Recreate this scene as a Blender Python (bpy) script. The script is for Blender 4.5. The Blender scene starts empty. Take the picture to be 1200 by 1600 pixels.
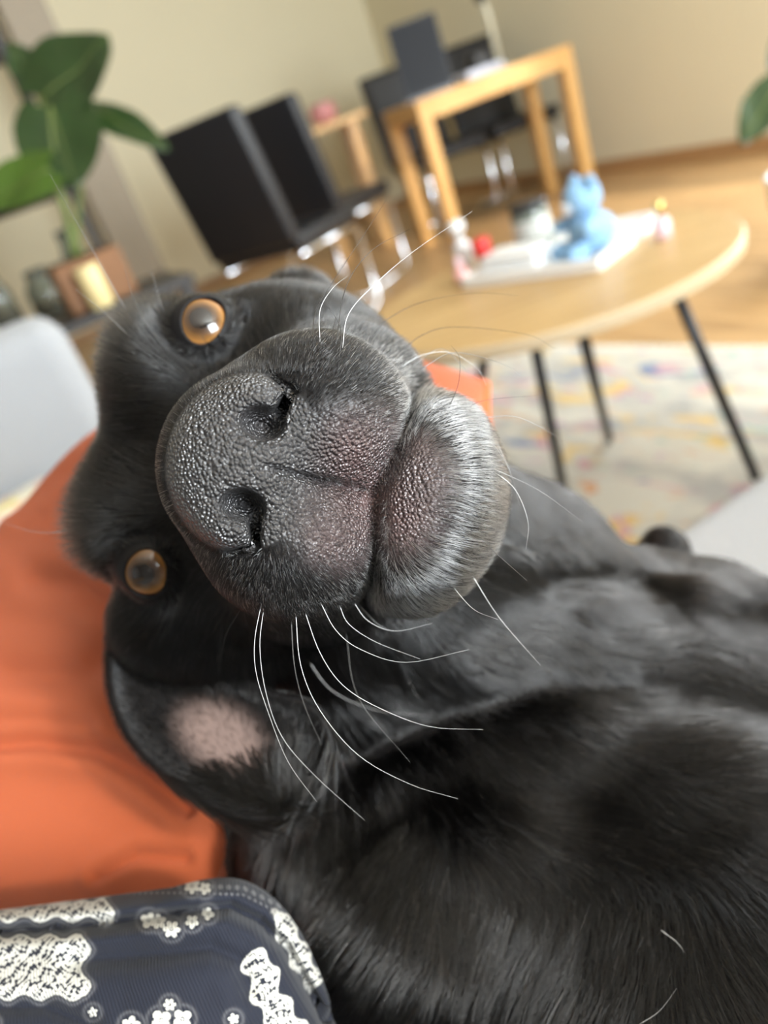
import bpy, bmesh, math, random
import numpy as np
from mathutils import Matrix, Vector

# ------------------------------------------------------------------ camera
PITCH, ROLL, CAM_H, FPX = math.radians(26.5), math.radians(20.5), 0.80, 1200.0
_F = np.array([0, math.cos(PITCH), -math.sin(PITCH)])
_r0 = np.array([1.0, 0, 0]); _u0 = np.array([0, math.sin(PITCH), math.cos(PITCH)])
_R = math.cos(ROLL) * _r0 - math.sin(ROLL) * _u0
_U = math.sin(ROLL) * _r0 + math.cos(ROLL) * _u0
CAMP = np.array([0, 0, CAM_H])
scene = bpy.context.scene
cam_data = bpy.data.cameras.new('camera')
cam = bpy.data.objects.new('camera', cam_data)
scene.collection.objects.link(cam)
cam_data.sensor_fit = 'VERTICAL'; cam_data.sensor_height = 24.0; cam_data.lens = 18.0
cam_data.clip_start = 0.01
cam.matrix_world = Matrix(((_R[0], _U[0], -_F[0], 0), (_R[1], _U[1], -_F[1], 0), (_R[2], _U[2], -_F[2], CAM_H), (0, 0, 0, 1)))
cam_data.dof.use_dof = True
cam_data.dof.focus_distance = 0.203
cam_data.dof.aperture_fstop = 18.0 / 3.9
scene.camera = cam

# ------------------------------------------------------------------ world, sun, window light, exposure
YAW = math.radians(20.0)
E1 = np.array([math.cos(YAW), math.sin(YAW), 0]); E2 = np.array([-math.sin(YAW), math.cos(YAW), 0])
def room(u, v, z=0.0):                       # room frame (u along back wall, v towards back wall) -> world
    return E1 * u + E2 * v + np.array([0, 0, z])
world = bpy.data.worlds.new('world'); scene.world = world; world.use_nodes = True
wn = world.node_tree.nodes; wl = world.node_tree.links
bgn = wn['Background']
sky = wn.new('ShaderNodeTexSky'); sky.sky_type = 'HOSEK_WILKIE'; sky.turbidity = 3.0
sky.sun_direction = Vector((0.62, -0.62, 0.42)).normalized()
wl.new(sky.outputs[0], bgn.inputs[0]); bgn.inputs[1].default_value = 0.6
sun_d = bpy.data.lights.new('sun', 'SUN'); sun_d.energy = 2.0; sun_d.angle = math.radians(4.0); sun_d.color = (1, .95, .86)
sun = bpy.data.objects.new('sun', sun_d); scene.collection.objects.link(sun)
SUN_TO = Vector((0.62, -0.62, 0.42)).normalized()
sun.rotation_euler = SUN_TO.to_track_quat('Z', 'Y').to_euler()
def window_light(name, pos, toward, sx, sy, power, col=(0.86, 0.94, 1.0)):
    d = bpy.data.lights.new(name, 'AREA'); d.shape = 'RECTANGLE'; d.size = sx; d.size_y = sy; d.energy = power; d.color = col
    o = bpy.data.objects.new(name, d); scene.collection.objects.link(o)
    o.location = Vector(pos); o.rotation_euler = (-Vector(toward)).to_track_quat('Z', 'Y').to_euler()
    return o
U_RIGHT, U_LEFT, V_BACK, V_FRONT, CEIL = 3.64, -3.6, 6.3, -2.6, 2.6
WIN_R = (0.6, 2.4, 0.6, 2.25)              # v0, v1, z0, z1 on the right wall
WIN_F = (0.35, 2.05, 0.35, 2.3)                # u0, u1, z0, z1 on the front wall (behind the camera)
window_light('window_daylight_right', room(U_RIGHT + .12, .5 * (WIN_R[0] + WIN_R[1]), .5 * (WIN_R[2] + WIN_R[3])), -E1, WIN_R[1] - WIN_R[0], WIN_R[3] - WIN_R[2], 100)
window_light('window_daylight_front', room(.5 * (WIN_F[0] + WIN_F[1]), V_FRONT - .12, .5 * (WIN_F[2] + WIN_F[3])), E2, WIN_F[1] - WIN_F[0], WIN_F[3] - WIN_F[2], 400)
vs = scene.view_settings
vs.view_transform = 'Standard'; vs.look = 'None'; vs.gamma = 1.0; vs.use_curve_mapping = False
vs.exposure = 0.46
scene.cycles.max_bounces = 8; scene.cycles.diffuse_bounces = 4; scene.cycles.glossy_bounces = 3
scene.cycles.transmission_bounces = 4; scene.cycles.transparent_max_bounces = 8
scene.cycles.sample_clamp_indirect = 4.0; scene.cycles.caustics_reflective = False; scene.cycles.caustics_refractive = False

# ------------------------------------------------------------------ helpers
rng = np.random.default_rng(7); random.seed(7)
COL = scene.collection
def ray(px, py):
    return _F + _R * (px - 600) / FPX - _U * (py - 800) / FPX
def at_depth(px, py, d): return CAMP + ray(px, py) * d
def at_z(px, py, z):
    r = ray(px, py); return CAMP + r * ((z - CAM_H) / r[2])
def at_y(px, py, y):
    r = ray(px, py); return CAMP + r * (y / r[1])
M_CW = np.stack([_R, -_U, _F], axis=1)       # camera coords (x right, y down, z depth; metres) -> world
def c2w(P): return P @ M_CW.T + CAMP
def w2c(P): return (np.asarray(P) - CAMP) @ M_CW
def pixel(P):
    c = w2c(P); return c[..., 0] / c[..., 2] * FPX + 600, c[..., 1] / c[..., 2] * FPX + 800

def tag(o, label=None, cat=None, group=None, kind=None):
    if label: o['label'] = label
    if cat: o['category'] = cat
    if group: o['group'] = group
    if kind: o['kind'] = kind
    return o
def empty(name, loc=(0, 0, 0), rz=0.0):
    o = bpy.data.objects.new(name, None); COL.objects.link(o)
    o.location = Vector(loc); o.rotation_euler = (0, 0, rz); o.empty_display_size = .05
    return o
def mesh_obj(name, verts, faces, mat, parent=None, smooth=True):
    me = bpy.data.meshes.new(name)
    me.from_pydata([tuple(map(float, v)) for v in verts], [], [tuple(map(int, f)) for f in faces])
    if smooth: me.polygons.foreach_set('use_smooth', [True] * len(me.polygons))
    me.update()
    if mat: me.materials.append(mat)
    o = bpy.data.objects.new(name, me); COL.objects.link(o)
    if parent is not None: o.parent = parent
    return o
class MB:
    """collects shapes for ONE mesh object"""
    def __init__(s): s.v = []; s.f = []
    def add(s, v, f):
        n = len(s.v); s.v += [tuple(map(float, q)) for q in v]; s.f += [tuple(int(i) + n for i in q) for q in f]; return s
    def box(s, lo, hi, M=None):
        lo = np.array(lo, float); hi = np.array(hi, float)
        v = [((lo if not i & 1 else hi)[0], (lo if not i & 2 else hi)[1], (lo if not i & 4 else hi)[2]) for i in range(8)]
        if M is not None: v = [tuple(M @ Vector(q)) for q in v]
        return s.add(v, [(0, 2, 3, 1), (4, 5, 7, 6), (0, 1, 5, 4), (2, 6, 7, 3), (0, 4, 6, 2), (1, 3, 7, 5)])
    def tube(s, pts, rad, n=10, caps=True):
        pts = [np.array(p, float) for p in pts]
        rad = [rad] * len(pts) if np.isscalar(rad) else rad
        v = []; f = []; prev = None
        for i, p in enumerate(pts):
            t = pts[min(i + 1, len(pts) - 1)] - pts[max(i - 1, 0)]; t = t / (np.linalg.norm(t) + 1e-12)
            a = np.array([0, 0, 1.0]) if prev is None else prev
            if prev is None and abs(t[2]) > .9: a = np.array([1.0, 0, 0])
            a = a - t * (a @ t); a /= np.linalg.norm(a) + 1e-12; b = np.cross(t, a); prev = a
            for k in range(n):
                w = 2 * math.pi * k / n; v.append(p + rad[i] * (math.cos(w) * a + math.sin(w) * b))
        for i in range(len(pts) - 1):
            for k in range(n):
                f.append((i * n + k, i * n + (k + 1) % n, (i + 1) * n + (k + 1) % n, (i + 1) * n + k))
        if caps:
            f.append(tuple(reversed(range(n)))); f.append(tuple(range((len(pts) - 1) * n, len(pts) * n)))
        return s.add(v, f)
    def lathe(s, prof, n=32, c=(0, 0, 0), M=None):
        v = []; f = []
        for (r, z) in prof:
            for k in range(n):
                w = 2 * math.pi * k / n; q = (c[0] + r * math.cos(w), c[1] + r * math.sin(w), c[2] + z)
                v.append(tuple(M @ Vector(q)) if M is not None else q)
        for i in range(len(prof) - 1):
            for k in range(n): f.append((i * n + k, i * n + (k + 1) % n, (i + 1) * n + (k + 1) % n, (i + 1) * n + k))
        f.append(tuple(reversed(range(n)))); f.append(tuple(range((len(prof) - 1) * n, len(prof) * n)))
        return s.add(v, f)
    def build(s, name, mat, parent=None, smooth=False, bevel=0.0, seg=2):
        o = mesh_obj(name, s.v, s.f, mat, parent, smooth)
        if bevel > 0:
            m = o.modifiers.new('bevel', 'BEVEL'); m.width = bevel; m.segments = seg; m.limit_method = 'ANGLE'; m.angle_limit = math.radians(40)
            o.data.polygons.foreach_set('use_smooth', [True] * len(o.data.polygons))
            o.data.set_sharp_from_angle(angle=math.radians(35)) if hasattr(o.data, 'set_sharp_from_angle') else None
        return o
def rotz(a): return Matrix.Rotation(a, 4, 'Z')
def copy_tree(o, parent=None):
    c = o.copy(); COL.objects.link(c); c.parent = parent
    for ch in list(o.children): copy_tree(ch, c)
    return c

# ------------------------------------------------------------------ materials
def new_mat(name):
    m = bpy.data.materials.new(name); m.use_nodes = True
    return m, m.node_tree.nodes, m.node_tree.links, m.node_tree.nodes['Principled BSDF']
def srgb(r, g, b):
    return tuple(((c / 255) / 12.92 if c / 255 <= .04045 else ((c / 255 + .055) / 1.055) ** 2.4) for c in (r, g, b)) + (1.0,)
def plain(name, col, rough=.5, metal=0.0, spec=.5, noise=0.0, nscale=30, bump=0.0, bscale=200, coat=0.0, trans=0.0):
    m, n, l, b = new_mat(name)
    b.inputs['Base Color'].default_value = col; b.inputs['Roughness'].default_value = rough
    b.inputs['Metallic'].default_value = metal; b.inputs['Specular IOR Level'].default_value = spec
    b.inputs['Coat Weight'].default_value = coat; b.inputs['Transmission Weight'].default_value = trans
    tc = n.new('ShaderNodeTexCoord')
    if noise > 0:
        t = n.new('ShaderNodeTexNoise'); t.inputs['Scale'].default_value = nscale; t.inputs['Detail'].default_value = 4
        mx = n.new('ShaderNodeMix'); mx.data_type = 'RGBA'
        l.new(tc.outputs['Object'], t.inputs['Vector']); l.new(t.outputs['Fac'], mx.inputs['Factor'])
        mx.inputs['A'].default_value = tuple(c * (1 - noise) for c in col[:3]) + (1,)
        mx.inputs['B'].default_value = tuple(min(1, c * (1 + noise)) for c in col[:3]) + (1,)
        l.new(mx.outputs['Result'], b.inputs['Base Color'])
    if bump > 0:
        t2 = n.new('ShaderNodeTexNoise'); t2.inputs['Scale'].default_value = bscale
        bp = n.new('ShaderNodeBump'); bp.inputs['Strength'].default_value = bump; bp.inputs['Distance'].default_value = .002
        l.new(tc.outputs['Object'], t2.inputs['Vector']); l.new(t2.outputs['Fac'], bp.inputs['Height']); l.new(bp.outputs[0], b.inputs['Normal'])
    return m
def wood(name, c1, c2, rough=.45, axis='X', scale=6.0):
    m, n, l, b = new_mat(name)
    tc = n.new('ShaderNodeTexCoord'); mp = n.new('ShaderNodeMapping')
    mp.inputs['Scale'].default_value = {'X': (1, 12, 12), 'Y': (12, 1, 12), 'Z': (12, 12, 1)}[axis]
    oi = n.new('ShaderNodeObjectInfo'); av = n.new('ShaderNodeVectorMath'); av.operation = 'ADD'
    t = n.new('ShaderNodeTexNoise'); t.inputs['Scale'].default_value = scale; t.inputs['Detail'].default_value = 6; t.inputs['Distortion'].default_value = .6
    r = n.new('ShaderNodeValToRGB'); r.color_ramp.elements[0].color = c1; r.color_ramp.elements[1].color = c2
    r.color_ramp.elements[0].position = .3; r.color_ramp.elements[1].position = .7
    l.new(tc.outputs['Object'], mp.inputs[0]); l.new(mp.outputs[0], av.inputs[0])
    ml = n.new('ShaderNodeMath'); ml.operation = 'MULTIPLY'; ml.inputs[1].default_value = 37.0
    l.new(oi.outputs['Random'], ml.inputs[0]); l.new(ml.outputs[0], av.inputs[1])
    l.new(av.outputs[0], t.inputs['Vector']); l.new(t.outputs['Fac'], r.inputs[0])
    hv = n.new('ShaderNodeHueSaturation'); mr = n.new('ShaderNodeMapRange'); mr.inputs[3].default_value = .82; mr.inputs[4].default_value = 1.12
    l.new(oi.outputs['Random'], mr.inputs[0]); l.new(mr.outputs[0], hv.inputs['Value']); l.new(r.outputs[0], hv.inputs['Color'])
    l.new(hv.outputs[0], b.inputs['Base Color']); b.inputs['Roughness'].default_value = rough
    return m

# ------------------------------------------------------------------ the room shell
M_wall = plain('wall_paint', srgb(222, 212, 182), .9, noise=.02, nscale=3, bump=.05, bscale=150)
M_wall2 = plain('bounce_cut_wall_grey', srgb(150, 153, 158), .9, noise=.02, nscale=3)  # unseen walls darkened to cut warm bounce and deepen the fur's contrast
M_ceil = plain('ceiling_paint', srgb(214, 211, 202), .9)
M_trim = plain('greige_paint', srgb(158, 146, 128), .8)
M_base = wood('baseboard_oak', srgb(150, 112, 72), srgb(176, 136, 92), .5, 'X', 5)
M_frame_white = plain('window_frame_white', srgb(235, 235, 232), .4)
RM = Matrix.Rotation(YAW, 4, 'Z')
def rbox(name, lo, hi, mat, kind='structure', parent=None, bevel=0):
    """box given in the room frame"""
    o = MB().box(lo, hi).build(name, mat, parent, bevel=bevel)
    if parent is None: o.rotation_euler = (0, 0, YAW)
    if kind: o['kind'] = kind
    return o
def wall_with_hole(name, axis, pos, thick, a0, a1, h0, h1, z0, z1):
    m = MB()
    def bx(p, q, s, t):
        if axis == 'u': m.box((pos, p, s), (pos + thick, q, t))
        else: m.box((p, pos, s), (q, pos + thick, t))
    bx(a0, h0, 0, CEIL); bx(h1, a1, 0, CEIL); bx(h0, h1, 0, z0); bx(h0, h1, z1, CEIL)
    o = m.build(name, M_wall if name == 'wall_right' else M_wall2); o.rotation_euler = (0, 0, YAW); o['kind'] = 'structure'; return o
rbox('wall_back', (U_LEFT, V_BACK, 0), (U_RIGHT + .2, V_BACK + .2, CEIL), M_wall)
rbox('wall_left', (U_LEFT - .2, V_FRONT - .2, 0), (U_LEFT, V_BACK + .2, CEIL), M_wall2)
wall_with_hole('wall_right', 'u', U_RIGHT, .2, V_FRONT - .2, V_BACK, *WIN_R)
wall_with_hole('wall_front', 'v', V_FRONT - .2, .2, U_LEFT, U_RIGHT, *WIN_F)
rbox('ceiling', (U_LEFT - .2, V_FRONT - .2, CEIL), (U_RIGHT + .2, V_BACK + .2, CEIL + .15), M_ceil)
rbox('baseboard_back', (U_LEFT, V_BACK - .018, 0), (U_RIGHT, V_BACK, .07), M_base)
rbox('baseboard_right', (U_RIGHT - .018, WIN_R[1], 0), (U_RIGHT, V_BACK - .018, .07), M_base)
def window(name, axis, pos, a0, a1, z0, z1, bars):
    m = MB(); w = .05
    def bx(p, q, s, t):
        if axis == 'u': m.box((pos + .06, p, s), (pos + .12, q, t))
        else: m.box((p, pos - .12, s), (q, pos - .06, t))
    bx(a0, a1, z0, z0 + w); bx(a0, a1, z1 - w, z1); bx(a0, a0 + w, z0 + w, z1 - w); bx(a1 - w, a1, z0 + w, z1 - w)
    for i in range(1, bars): c = a0 + (a1 - a0) * i / bars; bx(c - w / 2, c + w / 2, z0 + w, z1 - w)
    o = m.build(name, M_frame_white); o.rotation_euler = (0, 0, YAW); o['kind'] = 'structure'; return o
window('window_1', 'u', U_RIGHT, *WIN_R, 2)
window('window_2', 'v', V_FRONT, *WIN_F, 3)
# floor: base slab plus oak planks laid along v
M_slab = plain('floor_joint', srgb(70, 48, 30), .8)
M_plank = wood('oak_plank', srgb(170, 132, 88), srgb(206, 166, 116), .38, 'Y', 3.0)
floor = rbox('floor', (U_LEFT - .2, V_FRONT - .2, -.1), (U_RIGHT + .2, V_BACK + .2, -.012), M_slab)
PW = .155; PL = 2.2; u = U_LEFT; row = 0
proto = {}
while u < U_RIGHT - .01:
    w = min(PW, U_RIGHT - u); v = V_FRONT - (row * .77 % PL)
    while v < V_BACK:
        v0 = max(v, V_FRONT); v1 = min(v + PL, V_BACK)
        if v1 - v0 > .05:
            key = (round(w, 3), round(v1 - v0, 2))
            if key not in proto:
                o = MB().box((-w / 2 + .0012, -(v1 - v0) / 2 + .0012, -.014), (w / 2 - .0012, (v1 - v0) / 2 - .0012, 0)).build('plank', M_plank, floor)
                proto[key] = o
            else:
                o = proto[key].copy(); COL.objects.link(o); o.parent = floor
            o.location = (u + w / 2, (v0 + v1) / 2, 0)
        v += PL
    u += PW; row += 1

# ------------------------------------------------------------------ furniture across the room
M_oak = wood('light_oak', srgb(196, 146, 84), srgb(222, 176, 110), .42, 'X', 5)
M_oakZ = wood('light_oak_leg', srgb(196, 146, 84), srgb(222, 176, 110), .42, 'Z', 5)
M_black = plain('black_upholstery', (.010, .010, .012, 1), .45, noise=.1, nscale=60)
M_blackmetal = plain('black_metal', (.012, .012, .014, 1), .4)
M_chrome = plain('chrome', (.75, .76, .78, 1), .16, metal=1.0)
M_white = plain('white_gloss', srgb(238, 238, 236), .35)
def face_to(o, d): o.rotation_euler = (0, 0, math.atan2(d[1], d[0])); return o

# oak desk in the corner: near edge A-B along E1, side A-D along E2
DA = at_z(712, 388, 0); DZ = .755
DYAW = math.radians(14.0); D1 = np.array([math.cos(DYAW), math.sin(DYAW), 0]); D2 = np.array([-math.sin(DYAW), math.cos(DYAW), 0])
desk = empty('desk', (DA[0], DA[1], 0), DYAW); tag(desk, 'narrow light oak desk with square legs in front of two black chairs', 'desk')
DL, DW, LG = .97, .45, .07
MB().box((0, 0, DZ - .03), (DL, DW, DZ)).build('desktop', M_oak, desk, bevel=.004)
for (x, y) in ((0, 0), (DL - LG, 0), (0, DW - LG), (DL - LG, DW - LG)):
    MB().box((x, y, 0), (x + LG, y + LG, DZ - .03)).build('leg', M_oakZ, desk, bevel=.004)
for lo, hi in (((LG, .0, DZ - .10), (DL - LG, .03, DZ - .03)), ((0, LG, DZ - .085), (.03, DW - LG, DZ - .03)), ((DL - .03, LG, DZ - .085), (DL, DW - LG, DZ - .03)), ((LG, DW - .03, DZ - .10), (DL - LG, DW, DZ - .03))):
    MB().box(lo, hi).build('apron', M_oak, desk, bevel=.003)

def soft_box(lo, hi, r, seg=4):
    bm = bmesh.new(); lo = Vector(lo); hi = Vector(hi)
    bmesh.ops.create_cube(bm, size=1)
    for v in bm.verts: v.co = Vector(((lo[i] + hi[i]) / 2 + v.co[i] * (hi[i] - lo[i]) for i in range(3)))
    bmesh.ops.bevel(bm, geom=list(bm.edges), offset=r, segments=seg, affect='EDGES', profile=.6)
    return bm
def bm_obj(name, bm, mat, parent=None):
    me = bpy.data.meshes.new(name); bm.to_mesh(me); bm.free(); me.polygons.foreach_set('use_smooth', [True] * len(me.polygons)); me.materials.append(mat)
    o = bpy.data.objects.new(name, me); COL.objects.link(o)
    if parent is not None: o.parent = parent
    return o
def make_chair(loc, d, label):
    """padded cantilever chair, faces +x locally"""
    t = empty('padded_chair', loc); tag(t, label, 'chair', 'black chairs around the desk'); face_to(t, d)
    bm = soft_box((-.23, -.235, .40), (.25, .235, .47), .025)
    bm_obj('seat', bm, M_black, t)
    bm = soft_box((-.035, -.235, .44), (.035, .235, .97), .025)
    for v in bm.verts:
        z = v.co.z - .44; v.co.x += -.24 - z * .22 + .10 * z * z; v.co.x += .25 * v.co.y ** 2
    bm_obj('backrest', bm, M_black, t)
    bm = soft_box((.036, -.21, .50), (.05, .21, .93), .006)
    for v in bm.verts:
        z = v.co.z - .44; v.co.x += -.24 - z * .22 + .10 * z * z; v.co.x += .25 * v.co.y ** 2
    bm_obj('back_pad', bm, M_black, t)
    for s in (-1, 1):
        pts = [(-.22, s * .21, .385), (.20, s * .21, .385), (.235, s * .21, .35), (.235, s * .21, .05), (.20, s * .21, .013), (-.22, s * .21, .013)]
        MB().tube(pts, .012, 8).build('leg', M_chrome, t, smooth=True)
    MB().tube([(-.22, -.21, .013), (-.22, .21, .013)], .012, 8).build('stretcher', M_chrome, t, smooth=True)
    return t
c1 = at_z(415, 388, .45); make_chair((c1[0] + .10, c1[1] + .24, 0), (.62, .78), 'black padded chair closest to the green plant, seen from behind')
make_chair((c1[0] + .36, c1[1] + .86, 0), (.62, .78), 'black padded chair half hidden behind the nearer black chair')
p = DA + D1 * .40 + D2 * .74; make_chair((p[0], p[1], 0), -D2, 'black padded chair tucked behind the desk, the one nearer the laptop')
p = DA + D1 * .93 + D2 * .74; make_chair((p[0], p[1], 0), -D2, 'black padded chair tucked behind the desk beside the wall corner')

# second oak table further back, towards the pair of chairs on the left
T1, T2 = at_y(438, 212, 5.2), at_y(574, 177, 5.2); t2d = T2 - T1; t2l = float(np.linalg.norm(t2d[:2]))
t2 = empty('long_table', (T1[0], T1[1], 0), math.atan2(t2d[1], t2d[0])); tag(t2, 'plain oak table standing behind the desk with a pink bowl on it', 'table')
T2Z = float((T1[2] + T2[2]) / 2)
MB().box((0, 0, T2Z - .035), (t2l, .55, T2Z)).build('tabletop', M_oak, t2, bevel=.004)
for (x, y) in ((.12, .02), (t2l - .13, .02), (.12, .47), (t2l - .13, .47)):
    MB().box((x, y, 0), (x + .06, y + .06, T2Z - .035)).build('leg', M_oakZ, t2, bevel=.004)
T2M = Matrix.Translation((T1[0], T1[1], 0)) @ rotz(math.atan2(t2d[1], t2d[0]))
# things on the desk
def on_desk(u, v): return DA + D1 * u + D2 * v + np.array([0, 0, DZ - DA[2]])
M_screen = plain('dark_screen', (.012, .013, .016, 1), .5, spec=.2)
M_greym = plain('grey_plastic', srgb(120, 122, 128), .4)
q = on_desk(.16, .14); lap = empty('laptop', q, YAW - math.radians(25)); tag(lap, 'open dark laptop standing at the near end of the oak desk', 'laptop')
MB().box((-.13, -.02, 0), (.13, .19, .016)).build('keyboard_base', M_greym, lap, bevel=.004)
Ms = Matrix.Translation((0, .0, .014)) @ Matrix.Rotation(math.radians(-8), 4, 'X')
MB().box((-.13, -.022, 0), (.13, -.012, .35), Ms).build('lid', M_blackmetal, lap, bevel=.003)
MB().box((-.122, -.0255, .012), (.122, -.0222, .338), Ms).build('screen', M_screen, lap)
q = on_desk(.52, .24); ph = empty('desk_phone', q, YAW); tag(ph, 'small black and silver device lying on the desk beside the laptop', 'device')
M_silver = plain('silver_plastic', srgb(178, 182, 196), .3)
bm = soft_box((-.13, -.09, 0), (.13, .09, .045), .02); bm_obj('base', bm, M_silver, ph)
bm = soft_box((-.03, -.05, .03), (.09, .05, .115), .025); bm_obj('handset', bm, M_black, ph)
q = on_desk(.74, .36); lp = empty('desk_lamp', q); tag(lp, 'slim pale desk lamp with a dark head on the oak desk', 'lamp')
M_cream = plain('cream_metal', srgb(205, 200, 178), .4)
MB().lathe([(.07, 0), (.07, .012), (.02, .018), (.02, .02)], 24).build('base', M_cream, lp, smooth=True)
MB().tube([(0, 0, .015), (-.005, 0, .27), (-.02, -.01, .36)], .017, 10).build('stem', M_cream, lp, smooth=True)
MB().lathe([(.02, .0), (.03, .03), (.035, .06), (.01, .075)], 20, (-.03, -.01, .34)).build('lamp_head', M_blackmetal, lp, smooth=True)
M_pink = plain('pink_ceramic', srgb(196, 130, 126), .5); M_pale = plain('pale_ceramic', srgb(214, 204, 186), .5)
q = T2M @ Vector((t2l * .56, .16, T2Z))
o = MB().lathe([(.05, 0), (.075, .02), (.09, .08), (.06, .1), (.085, .115), (.07, .11), (.02, .07)], 24).build('pink_bowl', M_pink, None, smooth=True); o.location = q; tag(o, 'dusty pink bowl on the oak table behind the desk', 'bowl')
q = T2M @ Vector((t2l * .22, .18, T2Z))
o = MB().lathe([(.06, 0), (.07, .01), (.075, .10), (.07, .12), (.064, .12), (.06, .02)], 24).build('pale_cup', M_pale, None, smooth=True); o.location = q; tag(o, 'pale cream cup beside the pink bowl', 'cup')

# ------------------------------------------------------------------ round coffee table
TC = (at_z(578, 505, .45) + at_z(1160, 345, .45)) / 2; TR = .335; TZ = .45
M_tabletop = wood('oak_tabletop', srgb(190, 152, 98), srgb(214, 178, 122), .4, 'X', 4)
M_edge = plain('table_edge_birch', srgb(206, 184, 150), .5)
tb = empty('coffee_table', (TC[0], TC[1], 0)); tag(tb, 'round light oak coffee table on thin black metal legs', 'coffee table')
MB().lathe([(TR - .012, TZ - .022), (TR - .001, TZ - .02), (TR, TZ - .004), (TR - .003, TZ)], 96).build('table_edge', M_edge, tb, smooth=False)
MB().lathe([(TR - .006, TZ - .004), (TR - .006, TZ + .0012)], 96).build('tabletop', M_tabletop, tb)
legs_top = [(1050, 443), (832, 520), (905, 500), (760, 520)]
legs_bot = [at_z(1182, 752, .0135), at_z(886, 790, .0135), at_z(953, 692, .0135), at_z(742, 720, .0135)]
for (a, bt) in zip(legs_top, legs_bot):
    tp = at_z(a[0], a[1], TZ - .022); c = np.array([TC[0], TC[1], 0])
    tp2 = np.array([tp[0], tp[1], TZ - .02]) - c; r_ = np.linalg.norm(tp2[:2])
    if r_ > TR - .035: tp2[:2] *= (TR - .035) / r_
    b2 = np.array([bt[0], bt[1], .0215]) - c
    MB().tube([tp2, b2], .0095, 12).build('leg', M_blackmetal, tb, smooth=True)
# tray with things on it
ZT = TZ + .0012
k = [at_z(724, 452, ZT), at_z(938, 424, ZT), at_z(1012, 322, ZT)]
ex = k[1] - k[0]; wx = np.linalg.norm(ex); ex /= wx; ey = np.cross([0, 0, 1], ex); wy = .26
tray = empty('tray', k[0], math.atan2(ex[1], ex[0])); tag(tray, 'white rectangular tray on the round coffee table', 'tray')
M_tray = plain('tray_white', srgb(240, 240, 238), .35)
MB().box((0, 0, 0), (wx, wy, .008)).build('tray_floor', M_tray, tray, bevel=.002)
for lo, hi in (((0, 0, .008), (wx, .008, .022)), ((0, wy - .008, .008), (wx, wy, .022)), ((0, .008, .008), (.008, wy - .008, .022)), ((wx - .008, .008, .008), (wx, wy - .008, .022))):
    MB().box(lo, hi).build('rim', M_tray, tray, bevel=.002)
def tray_pt(px, py): 
    q = at_z(px, py, ZT + .008); return q
def bottle(name, px, py, prof, mat, capprof, capmat, label, cat='bottle', z=ZT + .008):
    q = at_z(px, py, z); t = empty(name, q); tag(t, label, cat)
    MB().lathe(prof, 20).build('bottle_body', mat, t, smooth=True); MB().lathe(capprof, 20).build('cap', capmat, t, smooth=True)
    return t
M_clear = plain('pale_plastic', srgb(225, 222, 222), .2); M_red = plain('red_plastic', srgb(214, 52, 48), .35); M_rose = plain('rose_lacquer', srgb(222, 190, 196), .2); M_gold = plain('gold_metal', srgb(214, 190, 120), .25, metal=1.0)
M_rose2 = plain('pink_lacquer', srgb(226, 168, 164), .25)
bottle('pump_bottle', 730, 420, [(.016, 0), (.018, .004), (.018, .05), (.008, .06), (.008, .062)], M_clear, [(.010, .062), (.010, .075), (.017, .08), (.017, .092), (.012, .097)], M_white, 'white pump bottle at the end of the tray beside the red cap')
bottle('small_bottle', 762, 421, [(.014, 0), (.015, .003), (.015, .02), (.008, .026), (.008, .028)], M_clear, [(.016, .028), (.018, .032), (.018, .058), (.014, .062)], M_red, 'small bottle with a bright red cap on the tray')
bottle('lacquer_pot', 724, 440, [(.013, 0), (.014, .003), (.014, .024), (.007, .028)], M_rose2, [(.008, .028), (.008, .045), (.006, .047)], M_rose, 'little pink pot in the tray corner below the pump bottle', 'pot')
bottle('nail_polish_bottle', 1037, 372, [(.013, 0), (.015, .003), (.015, .03), (.008, .036), (.008, .038)], M_rose, [(.008, .038), (.0075, .062), (.005, .064)], M_gold, 'pink nail polish bottle with a gold cap standing on the bare tabletop', z=ZT)
# folded white cloth
TYAW = math.atan2(ex[1], ex[0])
def in_tray(fx, y_, dz=.0105): return k[0] + ex * (wx * fx) + ey * y_ + np.array([0, 0, dz])
cl = empty('folded_cloth', in_tray(.335, .060), TYAW); tag(cl, 'folded white cloth lying on the tray in front of the blue toy', 'cloth')
for i in range(3):
    bm = soft_box((-.062 + .003 * i, -.045 + .004 * i, .0125 * i), (.062 - .002 * i, .035 - .003 * i, .0125 * i + .012), .005); bm_obj('fold', bm, M_white, cl)
# dark glass box with a label
q = at_z(838, 383, ZT + .0105); gb = empty('candle_jar', q, .6); tag(gb, 'grey green candle jar standing at the back of the tray', 'jar')
M_jar = plain('smoky_jar', srgb(112, 118, 108), .15); M_lab = plain('paper_label', srgb(196, 196, 190), .7)
MB().lathe([(.034, 0), (.037, .004), (.037, .068), (.034, .072)], 28).build('jar_body', M_jar, gb, smooth=True)
MB().lathe([(.036, .072), (.037, .074), (.037, .084), (.034, .086)], 28).build('lid', M_blackmetal, gb, smooth=True)
MB().lathe([(.0374, .02), (.0378, .021), (.0378, .055), (.0374, .056)], 28).build('label', M_lab, gb, smooth=True)
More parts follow.
